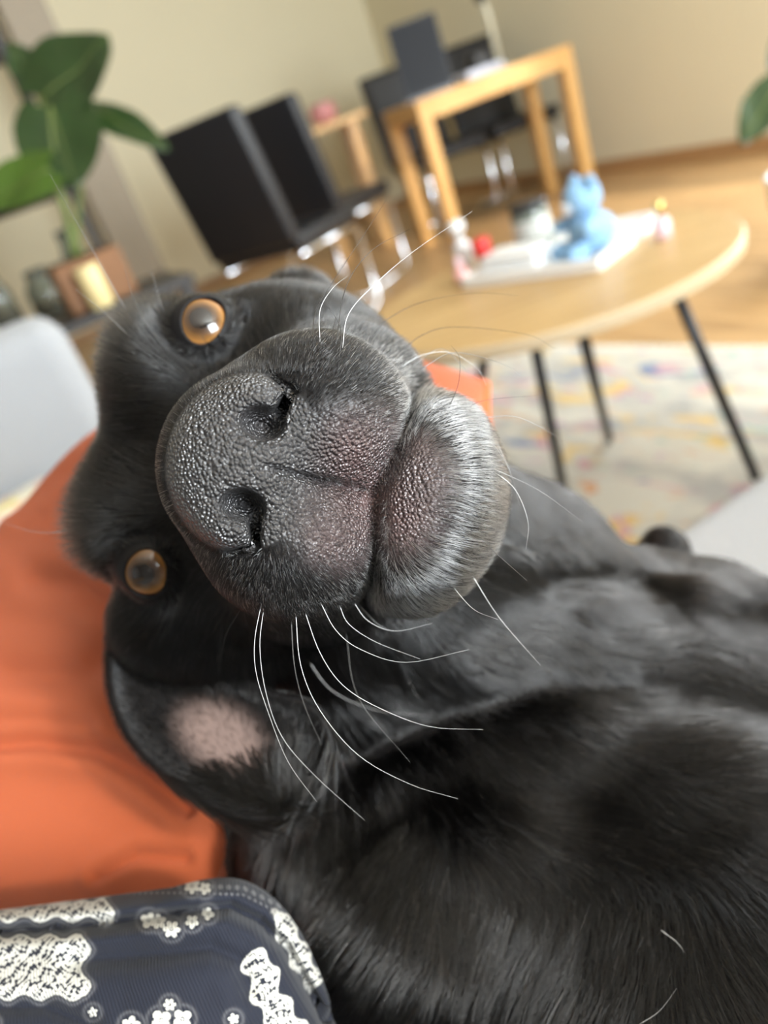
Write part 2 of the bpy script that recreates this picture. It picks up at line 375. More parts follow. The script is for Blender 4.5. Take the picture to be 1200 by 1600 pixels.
# light blue plush toy
M_plush = plain('light_blue_plush', srgb(150, 192, 228), .95, noise=.12, nscale=300, bump=.8, bscale=700); M_pl2 = plain('white_plush', srgb(222, 228, 234), .95, bump=.8, bscale=700)
q = at_z(930, 392, ZT + .0125); pl = empty('plush_toy', q, YAW + 2.9); tag(pl, 'light blue plush animal sitting on the white tray', 'soft toy')
def blob(name, c, r, mat, parent, rot=None):
    bm = bmesh.new(); bmesh.ops.create_uvsphere(bm, u_segments=24, v_segments=16, radius=1)
    for v in bm.verts:
        k_ = 1 + .04 * math.sin(7 * v.co.x + 3 * v.co.z) * math.sin(6 * v.co.y)
        v.co = Vector((v.co.x * r[0] * k_, v.co.y * r[1] * k_, v.co.z * r[2] * k_))
        if rot: v.co = rot @ v.co
        v.co += Vector(c)
    return bm_obj(name, bm, mat, parent)
blob('torso', (0, 0, .034), (.042, .036, .036), M_plush, pl)
blob('head', (.006, .0, .094), (.033, .032, .032), M_plush, pl)
blob('muzzle', (.034, 0, .087), (.012, .013, .011), M_pl2, pl)
for s in (-1, 1):
    blob('ear', (.0, s * .028, .118), (.008, .013, .013), M_plush, pl)
    blob('arm', (.02, s * .044, .052), (.028, .013, .013), M_plush, pl, Matrix.Rotation(s * .6, 3, 'Z'))
    blob('foot', (.046, s * .028, .014), (.024, .016, .016), M_plush, pl)

# ------------------------------------------------------------------ rug
e0 = at_z(700, 541, .012); e1_ = at_z(1200, 545, .012); rd = (e1_ - e0); rd[2] = 0; rd /= np.linalg.norm(rd); rn = np.array([rd[1], -rd[0], 0.])
if rn[1] > 0: rn = -rn
M_rug, n, l, b = new_mat('abstract_rug')
tc = n.new('ShaderNodeTexCoord')
def splash(scale, seed, lo, hi, stretch=(1, 2.0, 1)):
    mp = n.new('ShaderNodeMapping'); mp.inputs['Location'].default_value = (seed, seed * 1.7, 0); mp.inputs['Scale'].default_value = stretch; mp.inputs['Rotation'].default_value = (0, 0, .5)
    t = n.new('ShaderNodeTexNoise'); t.inputs['Scale'].default_value = scale; t.inputs['Detail'].default_value = 5; t.inputs['Roughness'].default_value = .55; t.inputs['Distortion'].default_value = .8
    r = n.new('ShaderNodeMapRange'); r.inputs[1].default_value = lo; r.inputs[2].default_value = hi
    l.new(tc.outputs['Object'], mp.inputs[0]); l.new(mp.outputs[0], t.inputs['Vector']); l.new(t.outputs['Fac'], r.inputs[0]); return r.outputs[0]
base = n.new('ShaderNodeMix'); base.data_type = 'RGBA'; base.inputs['A'].default_value = srgb(206, 201, 188); base.inputs['B'].default_value = srgb(168, 165, 160)
l.new(splash(5, 3, .45, .65), base.inputs['Factor']); cur = base.outputs['Result']
for sc_, sd, lo, hi, col in ((5.5, 11, .58, .64, srgb(216, 184, 116)), (6, 23, .60, .66, srgb(198, 142, 156)), (5.5, 37, .61, .66, srgb(122, 136, 164)), (9, 51, .62, .66, srgb(208, 154, 112)), (8.5, 66, .62, .67, srgb(150, 180, 172)), (10, 81, .64, .68, srgb(176, 120, 170))):
    m_ = n.new('ShaderNodeMix'); m_.data_type = 'RGBA'; l.new(splash(sc_, sd, lo, hi), m_.inputs['Factor']); l.new(cur, m_.inputs['A']); m_.inputs['B'].default_value = col; cur = m_.outputs['Result']
l.new(cur, b.inputs['Base Color']); b.inputs['Roughness'].default_value = .95
tn = n.new('ShaderNodeTexNoise'); tn.inputs['Scale'].default_value = 260; bp = n.new('ShaderNodeBump'); bp.inputs['Distance'].default_value = .004; l.new(tc.outputs['Object'], tn.inputs['Vector']); l.new(tn.outputs['Fac'], bp.inputs['Height']); l.new(bp.outputs[0], b.inputs['Normal'])
rug = empty('rug', (e0[0], e0[1], 0), math.atan2(rd[1], rd[0])); tag(rug, 'cream rug splashed with yellow, pink and blue abstract pattern', 'rug')
sy = -1 if np.cross(rd, rn)[2] < 0 else 1
bm = soft_box((-.12, min(0, sy * 1.12), .0005), (1.5, max(0, sy * 1.12), .013), .005, 2); bm_obj('pile', bm, M_rug, rug)
# short fringe along the far edge
fr = MB()
for i in range(150):
    x = -.11 + 1.6 * i / 150; fr.box((x, -sy * .001, .002), (x + .008, -sy * (.03 + .006 * math.sin(i * 2.3)), .007))
f_ = fr.build('fringe', plain('rug_fringe', srgb(226, 220, 205), .95), rug); f_['kind'] = 'stuff'

# ------------------------------------------------------------------ left background: column, shelf, plants
q = at_y(232, 440, 5.2); 
c_u = float(q @ E1); c_v = float(q @ E2)
rbox('trim_1', (c_u - .12, c_v - .06, 0), (c_u + .12, c_v + .12, CEIL), M_trim)
M_shelf = plain('dark_shelf', (.020, .016, .014, 1), .5)
sh_c = at_y(30, 318, 3.4); SHZ = sh_c[2]
sh = empty('shelf_unit', (sh_c[0] - .25, sh_c[1] + .05, 0), .15); tag(sh, 'dark open shelf unit with metal posts behind the green plant', 'shelf')
tops = [SHZ + .98, SHZ + .50, SHZ, SHZ - .44, .10]
for z in tops: MB().box((-.55, -.16, z - .025), (.45, .16, z)).build('shelf_board', M_shelf, sh, bevel=.003)
for (x, y) in ((-.54, -.15), (.44, -.15), (-.54, .15), (.44, .15)):
    MB().box((x - .012, y - .012, 0), (x + .012, y + .012, tops[0] + .05)).build('post', M_shelf, sh)
shM = Matrix.Translation((sh_c[0] - .25, sh_c[1] + .05, 0)) @ rotz(.15)
def on_shelf(x, y, z): return shM @ Vector((x, y, z + .0015))
M_glass = plain('greenish_glass', srgb(196, 204, 192), .08, trans=.85)
M_orange_b = plain('orange_card', srgb(214, 150, 80), .6); M_terr = plain('terracotta', srgb(150, 84, 56), .7)
o = bm_obj('storage_box', soft_box((-.16, -.10, 0), (.14, .10, .14), .008), M_orange_b); o.location = on_shelf(.17, -.02, tops[1]); tag(o, 'orange storage box on the upper shelf board', 'box')
o = MB().lathe([(.06, 0), (.075, .03), (.085, .12), (.09, .125), (.09, .14), (.07, .14), (.06, .1)], 24).build('terracotta_pot', M_terr, None, smooth=True); o.location = on_shelf(.16, -.03, tops[2]); tag(o, 'reddish terracotta pot on the middle shelf board', 'pot')
for i, (x, h, r) in enumerate(((-.02, .26, .06), (.16, .20, .075), (.33, .30, .05))):
    o = MB().lathe([(r * .8, 0), (r, .01), (r, h * .6), (r * .6, h * .85), (r * .65, h), (r * .6, h), (r * .5, h * .85), (r * .9, h * .55), (r * .9, .02)], 28).build('glass_vase', M_glass, None, smooth=True)
    o.location = on_shelf(x, -.02, tops[3]); tag(o, ('middle-sized clear glass vase on the low shelf board', 'widest and lowest glass vase on the low shelf board', 'tall narrow glass vase on the low shelf board beside the planter')[i], 'vase', 'glass vases on the low shelf board')
# plant
M_leaf = plain('leaf_green', srgb(34, 56, 18), .38, noise=.25, nscale=14); M_leaf2 = plain('leaf_light_green', srgb(62, 88, 20), .38, noise=.25, nscale=14); M_stem = plain('stem_green', srgb(92, 104, 48), .55)
def leaf(parent, base, tip, width, up, mat, stem_from=None, droop=.12, pw=0):
    base = np.array(base, float); tip = np.array(tip, float); ax = tip - base; L = np.linalg.norm(ax); ax /= L
    up = np.array(up, float); up -= ax * (up @ ax); up /= np.linalg.norm(up); sd = np.cross(ax, up)
    nu, nv = 14, 8; v = []; f = []
    for i in range(nu + 1):
        t = i / nu; w = width * .5 * (math.sin(math.pi * min(1, t * .92 + .08)) ** .65) * (1.12 - .45 * t)
        if i == nu: w = .0015
        for j in range(nv + 1):
            s = (j / nv) * 2 - 1; back = -.16 * L * abs(s) ** 2 * (1 - t) if t < .35 else 0
            p_ = base + ax * (L * t + back) + sd * (w * s) + up * (-.16 * w * (1 - abs(s)) + .02 * L * math.sin(9 * t + 2.5 * s) - droop * L * t * t)
            v.append(p_ + up * .0)
    m = (nu + 1) * (nv + 1); v2 = [q_ - up * .0015 for q_ in v]
    for i in range(nu):
        for j in range(nv):
            a = i * (nv + 1) + j; q4 = (a, a + 1, a + nv + 2, a + nv + 1); f.append(q4); f.append(tuple(m + z for z in reversed(q4)))
    lf = MB().add(v + v2, f).build('leaf', mat, parent, smooth=True)
    rib = [base + ax * (L * t) + up * (-.16 * 0 - droop * L * t * t + .02 * L * math.sin(9 * t) - .14 * width * .5 * (math.sin(math.pi * min(1, t * .92 + .08)) ** .65) * (1.12 - .45 * t) + .001) for t in np.linspace(0, .97, 12)]
    MB().tube(rib, list(np.linspace(.0035, .0012, 12)), 6).build('midrib', M_stem, lf, smooth=True)
    if stem_from is not None:
        a = np.array(stem_from, float); c_ = (a + base) / 2 + np.array([0, 0, .06])
        pts = [(1 - t) ** 2 * a + 2 * t * (1 - t) * c_ + t * t * base for t in np.linspace(0, 1, 10)]
        MB().tube(pts, list(np.linspace(.009, .005, 10)), 8).build('stem', M_stem, parent, smooth=True)
PD = 2.45
pot = at_depth(160, 472, PD); pot_top = at_depth(150, 402, PD)
plant = empty('potted_plant', pot); tag(plant, 'large leaved green plant in a brown square planter', 'plant')
M_plbox = plain('brown_planter', srgb(126, 84, 46), .6, noise=.15, nscale=20); M_soil = plain('soil', srgb(50, 38, 28), .95, bump=1, bscale=120)
hp = float(pot_top[2] - pot[2]) + .02
MB().box((-.105, -.105, 0), (.105, .105, hp)).build('planter', M_plbox, plant, bevel=.006).rotation_euler = (0, 0, .35)
MB().box((-.095, -.095, hp - .001), (.095, .095, hp + .004)).build('soil', M_soil, plant).rotation_euler = (0, 0, .35)
rel = lambda px, py, d: at_depth(px, py, d) - pot
st0 = np.array([0, 0, hp])
camv = -_F
for (b_, t_, w_, d_, mt) in (((62, 150), (158, 42), .34, 2.35, M_leaf), ((78, 165), (112, 285), .28, 2.30, M_leaf), ((75, 262), (-45, 310), .21, 2.25, M_leaf2), ((150, 172), (262, 222), .12, 2.5, M_leaf), ((60, 130), (10, 60), .12, 2.5, M_leaf)):
    leaf(plant, rel(b_[0], b_[1], d_), rel(t_[0], t_[1], d_ - .03), w_, camv * 1.0 + np.array([.1, 0, .5]), mt, st0 + rng.normal(size=3) * np.array([.02, .02, 0]))
# low stand that carries the planter
std = empty('plant_stand', (pot[0], pot[1], 0), .35); tag(std, 'low dark wooden side table under the brown planter', 'side table')
MB().box((-.26, -.20, pot[2] - .03), (.26, .20, pot[2])).build('stand_top', M_shelf, std, bevel=.004)
for x in (-.23, .23):
    for y in (-.17, .17): MB().box((x - .02, y - .02, 0), (x + .02, y + .02, pot[2] - .03)).build('leg', M_shelf, std)
q = at_z(190, 470, pot[2]) if False else pot + np.array([.035, -.155, 0]); M_wax = plain('cream_wax', srgb(226, 206, 150), .45)
cd = empty('candle', q); tag(cd, 'cream coloured candle in front of the brown planter', 'candle')
MB().lathe([(.034, 0), (.036, .003), (.036, .12), (.033, .125), (.012, .119)], 24).build('wax', M_wax, cd, smooth=True)
MB().tube([(0, 0, .118), (0, .001, .132)], .0012, 6).build('wick', M_blackmetal, cd)
# second plant on the right, mostly out of frame
q = at_depth(1290, 560, 2.3); q = np.array([q[0] + .1, q[1] + .1, 0.0]); p2 = empty('potted_plant', q); tag(p2, 'leafy green plant reaching in at the edge by the pale wall', 'plant')
MB().lathe([(.10, 0.0005), (.13, .02), (.15, .26), (.155, .27), (.14, .27), (.13, .24)], 28).build('pot', M_white, p2, smooth=True)
MB().lathe([(.128, .235), (.128, .245)], 24).build('soil', M_soil, p2)
rel2 = lambda px, py, d: at_depth(px, py, d) - q
for (b_, t_, w_, d_) in (((1215, 130), (1162, 215), .11, 1.9), ((1240, 150), (1165, 150), .10, 2.05), ((1250, 160), (1330, 90), .13, 2.0), ((1260, 190), (1300, 290), .13, 1.9), ((1230, 110), (1250, 10), .12, 2.1)):
    leaf(p2, rel2(b_[0], b_[1], d_), rel2(t_[0], t_[1], d_ - .03), w_, camv + np.array([0, 0, .6]), M_leaf, np.array([0, 0, .24]) + rng.normal(size=3) * np.array([.03, .03, 0]))

# ------------------------------------------------------------------ the dog: one implicit surface, meshed and refined
SEAT_Z = 0.40
HO = np.array([-7.353, -2.285, 27.24])                       # head origin (between the eyes), camera coords in cm
HX = np.array([-0.226, 0.974, 0.019]); HY = np.array([0.09, 0.04, -0.995]); HZ = np.array([-0.97, -0.223, -0.097])
HX /= np.linalg.norm(HX); HY -= HX * (HX @ HY); HY /= np.linalg.norm(HY); HZ = np.cross(HX, HY)
HM = np.stack([HX, HY, HZ], axis=1)
UPC = np.array([-math.sin(ROLL) * math.cos(PITCH), -math.cos(ROLL) * math.cos(PITCH), -math.sin(PITCH)])
def h2c(p): return np.asarray(p, float) @ HM.T + HO
def c2h(P): return (P - HO) @ HM
def pc(px, py, d): return np.array([(px - 600) / FPX * d, (py - 800) / FPX * d, d])     # pixel + depth(cm) -> camera cm
def smin(a, b, k):
    h = np.clip(.5 + .5 * (b - a) / k, 0, 1); return b + (a - b) * h - k * h * (1 - h)
def smax(a, b, k): return -smin(-a, -b, k)
def ell(P, c, r):
    q = P - np.array(c, P.dtype); r = np.array(r, P.dtype)
    k0 = np.sqrt(((q / r) ** 2).sum(1)); k1 = np.sqrt(((q / (r * r)) ** 2).sum(1)) + 1e-6
    return k0 * (k0 - 1) / k1
def ell_axes(P, c, A, r):                                    # A columns = axes
    return ell((P - np.array(c, P.dtype)) @ np.asarray(A, P.dtype), (0, 0, 0), r)
def cap(P, a, b, ra, rb):
    a = np.array(a, P.dtype); b = np.array(b, P.dtype); ab = b - a
    t = np.clip(((P - a) @ ab) / (ab @ ab), 0, 1)
    return np.sqrt((((P - a) - t[:, None] * ab) ** 2).sum(1)) - (ra + (rb - ra) * t)
EYE_R = 1.2
EYES = [np.array([-4.25, -0.45, 0.0]), np.array([4.25, -0.45, 0.0])]
EYE_DIR = [np.array([-.30, .93, .14]), np.array([.30, .93, .14])]
EYE_DIR = [d / np.linalg.norm(d) for d in EYE_DIR]
def mouth_z(x, y): return -6.75 - .22 * np.abs(x) + .02 * (8 - y)
# ear flap outline in pixels (inner side faces the camera) and its depth
def chaikin(V, n=2):
    for _ in range(n):
        W = np.roll(V, -1, 0); V = np.stack([.75 * V + .25 * W, .25 * V + .75 * W], 1).reshape(-1, 2)
    return V
EAR = chaikin(np.array([(168, 985), (215, 965), (290, 1010), (350, 1058), (420, 1078), (480, 1090), (516, 1128), (527, 1175), (512, 1232), (470, 1275), (420, 1292), (350, 1280), (270, 1228), (205, 1172), (172, 1110), (162, 1045)], float), 1)
def ear_depth(px, py):
    return 31.0 - (px - 170) / 350 * 1.6 - (py - 980) / 310 * 1.4
def poly2(P, V):
    d = np.full(len(P), 1e9, P.dtype); ins = np.zeros(len(P), bool); n = len(V)
    for i in range(n):
        a = V[i]; b = V[i - 1]; e = b - a; w = P - a
        t = np.clip((w @ e) / (e @ e), 0, 1); q = w - t[:, None] * e
        d = np.minimum(d, (q ** 2).sum(1))
        c1 = P[:, 1] >= a[1]; c2 = P[:, 1] < b[1]; c3 = e[0] * w[:, 1] > e[1] * w[:, 0]
        ins ^= (c1 & c2 & c3) | (~c1 & ~c2 & ~c3)
    return np.sqrt(d) * np.where(ins, -1, 1)
def sdf_ear(P):
    px = P[:, 0] / P[:, 2] * FPX + 600; py = P[:, 1] / P[:, 2] * FPX + 800
    s = P[:, 2] / FPX
    p2 = poly2(np.stack([px, py], 1), EAR.astype(P.dtype)) * s           # cm
    rim = np.exp(-(np.clip(-p2, 0, 9) / .55) ** 2) * .35                 # rolled rim, cupped inside
    dz = P[:, 2] - ear_depth(px, py) + rim
    r = .33
    a = p2 + r; b = np.abs(dz) - .42 + r
    return np.minimum(np.maximum(a, b), 0) + np.sqrt(np.maximum(a, 0) ** 2 + np.maximum(b, 0) ** 2) - r
def sdf_head(H):
    x, y, z = H[:, 0], H[:, 1], H[:, 2]
    ax = np.abs(x); S = H.copy(); S[:, 0] = ax                              # mirrored copy
    d = ell(H, (0, -6.3, -1.6), (6.3, 7.2, 5.6))
    d = smin(d, ell(S, (2.7, -1.9, 1.0), (2.7, 2.6, 2.5)), 1.6)            # brow
    d = smin(d, ell(S, (4.5, -3.6, -3.6), (2.9, 4.4, 4.0)), 1.8)           # cheek
    d = smin(d, ell(S, (3.4, .4, -5.4), (2.2, 4.2, 2.8)), 1.6)             # lip corner
    d = smin(d, ell(H, (0, 2.6, -2.6), (2.7, 6.0, 2.2)), 1.4)              # bridge
    up = ell(S, (1.7, 4.4, -4.75), (2.6, 4.25, 2.8))                     # flews
    up = smin(up, ell(H, (0, 7.2, -3.1), (2.35, 1.9, 1.95)), .7)           # nose block
    up = smin(up, ell(S, (1.5, 7.6, -3.15), (.85, 1.35, .95)), .35)        # nose wings
    d = smin(d, up, 1.0)
    # eye opening and lids
    e = EYES[1]; n = EYE_DIR[1]
    d = smax(d, -(np.sqrt(((S - (e + n * 1.75)) ** 2).sum(1)) - 1.55), 1.1)  # orbit
    d = smin(d, np.sqrt(((S - e) ** 2).sum(1)) - 1.34, .35)                  # lids over the eyeball
    q = S - e; t = q @ n
    ux = np.array([1.0, 0, 0]) - n * n[0]; ux /= np.linalg.norm(ux); uz = np.cross(ux, n)
    qa = q @ ux; qb = q @ uz
    almond = np.sqrt((qa / .92) ** 2 + ((qb + .17) / .70) ** 2 + (np.clip(t - 1.2, -9, 0) / 1.6) ** 2) * .85 - .85
    d = smax(d, -almond, .10)
    # nostrils
    nb = ell(S, (1.04, 9.1, -3.44), (.43, 1.5, .56))
    def seg2(a, b, ra, rb):
        w = np.stack([ax - a[0], z - a[1]], 1); e2 = np.array([b[0] - a[0], b[1] - a[1]])
        tt = np.clip((w @ e2) / (e2 @ e2), 0, 1); return np.sqrt(((w - tt[:, None] * e2) ** 2).sum(1)) - (ra + (rb - ra) * tt)
    surf_y = 9.0 - .22 * ax ** 2                                           # front of the nose at this width
    sl = smax(seg2((1.2, -3.72), (2.05, -3.95), .20, .10), surf_y - .75 - y, .1)
    sl = smin(sl, smax(seg2((2.0, -3.95), (2.32, -3.3), .09, .03), surf_y - .5 - y, .1), .12)
    nb = smin(nb, sl, .2)
    d = smax(d, -nb, .22)
    # lower jaw
    jaw = ell(H, (0, 3.9, -8.2), (3.35, 4.3, 2.35))
    jaw = smin(jaw, cap(H, (0, -5, -7.6), (0, 3.5, -8.0), 3.4, 2.6), 1.5)
    d = smin(d, jaw, .35)
    # mouth crease and philtrum
    front = np.clip((y - 1.5) / 3.0, 0, 1)
    mz = mouth_z(x, y)
    d = d + front * .30 * np.exp(-((z - mz) / .20) ** 2)
    ph = np.clip((y - 6.5) / 1.0, 0, 1) * np.clip((z + 6.9) / .3, 0, 1) * np.clip((-3.55 - z) / .5, 0, 1)
    d = d + ph * .22 * np.exp(-(x / .11) ** 2)
    return d
def polyd(px, py, L):
    d = np.full(len(px), 1e9)
    for a, c_ in zip(L[:-1], L[1:]):
        e = c_ - a; t = np.clip(((px - a[0]) * e[0] + (py - a[1]) * e[1]) / (e @ e), 0, 1)
        d = np.minimum(d, np.hypot(px - a[0] - t * e[0], py - a[1] - t * e[1]))
    return d
VALLEYS = [([(560, 1180), (700, 1110), (860, 1075), (1000, 1078), (1110, 1100), (1250, 1130)], .7, 32), ([(860, 910), (960, 900), (1040, 955), (1250, 985)], .6, 30),
           ([(600, 1260), (720, 1235), (860, 1250), (1000, 1290), (1200, 1270)], .35, 60)]
C_HEAD_BACK = h2c((0, -8.5, -4.0))
def sdf_body(P):
    d = ell(P, pc(978, 1352, 45.5), (19.2, 18.6, 19))
    d = smin(d, ell(P, pc(1180, 1740, 34.8), (18.5, 18.5, 18.3)), 5)
    d = smin(d, ell(P, pc(1560, 1600, 53), (20, 17, 18)), 5)
    d = smin(d, ell(P, pc(760, 1500, 36.8), (7.2, 11.5, 10)), 4)
    d = smin(d, cap(P, C_HEAD_BACK, pc(820, 1150, 41), 7.4, 9.0), 4)
    d = smin(d, ell(P, pc(800, 900, 42), (5.0, 5.2, 6)), 3)
    d = smin(d, ell(P, pc(560, 1300, 36), (5.4, 6, 7)), 3)
    d = smin(d, cap(P, pc(545, 1105, 34), pc(840, 930, 38.5), 1.7, 2.2), 1.6)       # loose skin fold under the jaw
    d = smin(d, cap(P, pc(900, 1030, 36.0), pc(1230, 1040, 38), 3.0, 3.6), 2.2)     # shoulder ridges
    d = smin(d, cap(P, pc(880, 1130, 33.0), pc(1270, 1215, 36.0), 2.8, 3.4), 1.8)
    d = smin(d, ell(P, pc(775, 1285, 32.0), (3.4, 2.2, 4)), 2.0)
    d = smin(d, ell(P, pc(615, 1450, 30.3), (4.0, 3.0, 4)), 2.0)
    px = P[:, 0] / P[:, 2] * FPX + 600; py = P[:, 1] / P[:, 2] * FPX + 800
    fr = np.where((P[:, 2] < 46) & (py > 850), 1.0, 0.0)
    d = d + .085 * fr * (np.sin(P @ np.array([.85, .75, .4]) + .7) + .6 * np.sin(P @ np.array([.45, -1.25, .3]) + 2.1) + .6 * np.sin(P @ np.array([1.1, 1.3, -.4]) + 4.0))   # low bumps shaped to break the coat's sheen into patches
    for L, am, w in VALLEYS: d = d + fr * am * np.exp(-(polyd(px, py, np.array(L, float)) / w) ** 2)
    paw = cap(P, pc(1036, 862, 52), pc(1060, 960, 55), 1.65, 2.4)
    d = smin(d, paw, .8)
    return d
def leg_bulk(P):                                             # the person's knee and thigh
    d = cap(P, pc(-500, 1760, 28), pc(295, 1600, 25.6), 5.8, 4.2)
    d = smin(d, ell(P, pc(350, 1590, 25.4), (2.5, 4.1, 3.3)), 1.2)
    d = smin(d, cap(P, pc(340, 1700, 26.4), pc(200, 2300, 28), 4.1, 4.5), 1.7)
    return d
def sdf(P):
    """P: camera coords in cm"""
    dh = sdf_head(c2h(P))
    dh = smin(dh, ell(P, pc(470, 468, 33), (1.4, 1.0, 2.2)), .8)           # the other ear, folded behind the cheek
    dh = smin(dh, ell(P, pc(305, 965, 31.5), (3.3, 2.6, 3.4)), 1.2)        # cheek and ear root
    dh = smin(dh, ell(P, pc(420, 995, 32.0), (3.2, 2.2, 3.4)), 1.4)
    d = smin(dh, sdf_body(P), 2.0)
    d = smin(d, sdf_ear(P), .45)
    d = smax(d, .75 - leg_bulk(P), .5)                                     # the flank yields to the knee
    seat = (SEAT_Z + .004 - CAM_H) * 100 - P @ UPC.astype(P.dtype)
    return smax(d, seat, 2.0)
def grad(P, e=.02):
    g = np.empty_like(P)
    for i in range(3):
        o = np.zeros(3, P.dtype); o[i] = e
        g[:, i] = sdf(P + o) - sdf(P - o)
    return g / (np.linalg.norm(g, axis=1, keepdims=True) + 1e-9), np.linalg.norm(g, axis=1) / (2 * e)
def surface_nets(lo, hi, h):
    xs = [np.arange(lo[i], hi[i] + h, h, dtype=np.float32) for i in range(3)]
    nx, ny, nz = map(len, xs)
    D = np.empty((nx, ny, nz), np.float32)
    for i in range(nx):
        Y, Z = np.meshgrid(xs[1], xs[2], indexing='ij')
        P = np.stack([np.full(Y.size, xs[0][i], np.float32), Y.ravel(), Z.ravel()], 1)
        D[i] = sdf(P).reshape(ny, nz)
    ins = D < 0
    cnt = np.zeros((nx - 1, ny - 1, nz - 1), np.int32); acc = np.zeros((nx - 1, ny - 1, nz - 1, 3), np.float32)
    corners = [(i, j, k) for i in (0, 1) for j in (0, 1) for k in (0, 1)]
    def sl(c): return D[c[0]:nx - 1 + c[0], c[1]:ny - 1 + c[1], c[2]:nz - 1 + c[2]]
    for a in range(8):
        for ax in range(3):
            if corners[a][ax] == 0:
                b = list(corners[a]); b[ax] = 1
                A = sl(corners[a]); B = sl(b); cr = (A < 0) != (B < 0)
                t = np.where(cr, A / np.where(cr, A - B, 1), 0)
                cnt += cr
                for q in range(3): acc[..., q] += np.where(cr, corners[a][q] + (t if q == ax else 0), 0)
    act = cnt > 0
    idx = np.full(act.shape, -1, np.int64); idx[act] = np.arange(act.sum())
    I = np.argwhere(act)
    V = np.array(lo, np.float32) + h * (I + acc[act] / cnt[act][:, None])
    F = []
    for ax in range(3):
        s0 = [slice(None)] * 3; s1 = [slice(None)] * 3; s0[ax] = slice(0, -1); s1[ax] = slice(1, None)
        a = ins[tuple(s0)]; b = ins[tuple(s1)]
        o1, o2 = (ax + 1) % 3, (ax + 2) % 3
        E = np.argwhere(a != b)
        E = E[(E[:, o1] > 0) & (E[:, o2] > 0) & (E[:, o1] < D.shape[o1] - 1) & (E[:, o2] < D.shape[o2] - 1)]
        def g(d1, d2):
            q = E.copy(); q[:, o1] -= d1; q[:, o2] -= d2; return idx[q[:, 0], q[:, 1], q[:, 2]]
        Q = np.stack([g(1, 1), g(0, 1), g(0, 0), g(1, 0)], 1)
        fl = a[E[:, 0], E[:, 1], E[:, 2]]
        Q = np.where(fl[:, None], Q, Q[:, ::-1]); F.append(Q)
    Q = np.concatenate(F); Q = Q[(Q >= 0).all(1)]
    T = np.concatenate([Q[:, [0, 1, 2]], Q[:, [0, 2, 3]]])
    return V.astype(np.float64), T
def project(V, it=3, lim=.15):
    for _ in range(it):
        g, gl = grad(V); d = sdf(V)
        V = V - g * np.clip(d / np.maximum(gl, .5), -lim, lim)[:, None]
    return V
def refine(V, T, target):
    """split every edge longer than target(midpoint); conforming"""
    e = np.sort(np.concatenate([T[:, [0, 1]], T[:, [1, 2]], T[:, [2, 0]]]), axis=1)
    u, inv = np.unique(e, axis=0, return_inverse=True); inv = inv.ravel()
    L = np.linalg.norm(V[u[:, 0]] - V[u[:, 1]], axis=1); mid = (V[u[:, 0]] + V[u[:, 1]]) / 2
    sp = L > target(mid) * 1.3
    if not sp.any(): return V, T, False
    new = np.full(len(u), -1, np.int64); new[sp] = len(V) + np.arange(sp.sum())
    V2 = np.concatenate([V, project(mid[sp], 2)])
    n = len(T); m0, m1, m2 = new[inv[:n]], new[inv[n:2 * n]], new[inv[2 * n:]]
    out = []
    code = (m0 >= 0) * 1 + (m1 >= 0) * 2 + (m2 >= 0) * 4
    for c in range(8):
        s = code == c
        if not s.any(): continue
        a, b, d = T[s].T; x, y, w = m0[s], m1[s], m2[s]
        tri = {0: [(a, b, d)], 1: [(a, x, d), (x, b, d)], 2: [(a, b, y), (a, y, d)], 4: [(a, b, w), (w, b, d)],
               3: [(x, b, y), (a, x, y), (a, y, d)], 6: [(y, d, w), (a, b, y), (a, y, w)], 5: [(a, x, w), (x, b, d), (x, d, w)],
               7: [(a, x, w), (x, b, y), (w, y, d), (x, y, w)]}[c]
        out += [np.stack(t, 1) for t in tri]
    return V2, np.concatenate(out), True
def target(P):
    H = c2h(P); t = np.full(len(P), .5)
    r = np.linalg.norm(H - np.array([0, -2, -3]), axis=1)
    t = np.where(r < 12, .22, t)
    px = P[:, 0] / P[:, 2] * FPX + 600; py = P[:, 1] / P[:, 2] * FPX + 800
    t = np.where((px > 140) & (px < 560) & (py > 950) & (py < 1320) & (P[:, 2] < 33), .16, t)
    t = np.where((H[:, 1] > 3.5) & (H[:, 2] > -11.5), .11, t)
    t = np.where((H[:, 1] > 6.0) & (H[:, 2] > -8.5), .065, t)
    for e in EYES: t = np.where(np.linalg.norm(H - e, axis=1) < 2.2, .09, t)
    return t
DV, DT = surface_nets((-17, -13, 16), (34, 42, 68), .36)
DV = project(DV, 3)
for _ in range(5):
    DV, DT, ch = refine(DV, DT, target)
    if not ch: break
DV = project(DV, 2, .05)
SZ = SEAT_Z
# ------------------------------------------------------------------ orange ribbed cushion under the head
M_or, n, l, b = new_mat('orange_ribbed_jersey')
uvn = n.new('ShaderNodeUVMap'); sp_ = n.new('ShaderNodeSeparateXYZ'); l.new(uvn.outputs[0], sp_.inputs[0])
wv = n.new('ShaderNodeMath'); wv.operation = 'MULTIPLY'; wv.inputs[1].default_value = 2 * math.pi * 330; l.new(sp_.outputs[0], wv.inputs[0])
sn = n.new('ShaderNodeMath'); sn.operation = 'SINE'; l.new(wv.outputs[0], sn.inputs[0])
bp = n.new('ShaderNodeBump'); bp.inputs['Distance'].default_value = .0006; bp.inputs['Strength'].default_value = .8; l.new(sn.outputs[0], bp.inputs['Height']); l.new(bp.outputs[0], b.inputs['Normal'])
b.inputs['Base Color'].default_value = srgb(208, 98, 48); b.inputs['Roughness'].default_value = .8; b.inputs['Sheen Weight'].default_value = .15
K1, K2, K3, K4 = at_depth(832, 535, .47), at_depth(195, 635, .56), at_depth(-370, 1370, .40), at_depth(470, 1720, .33)
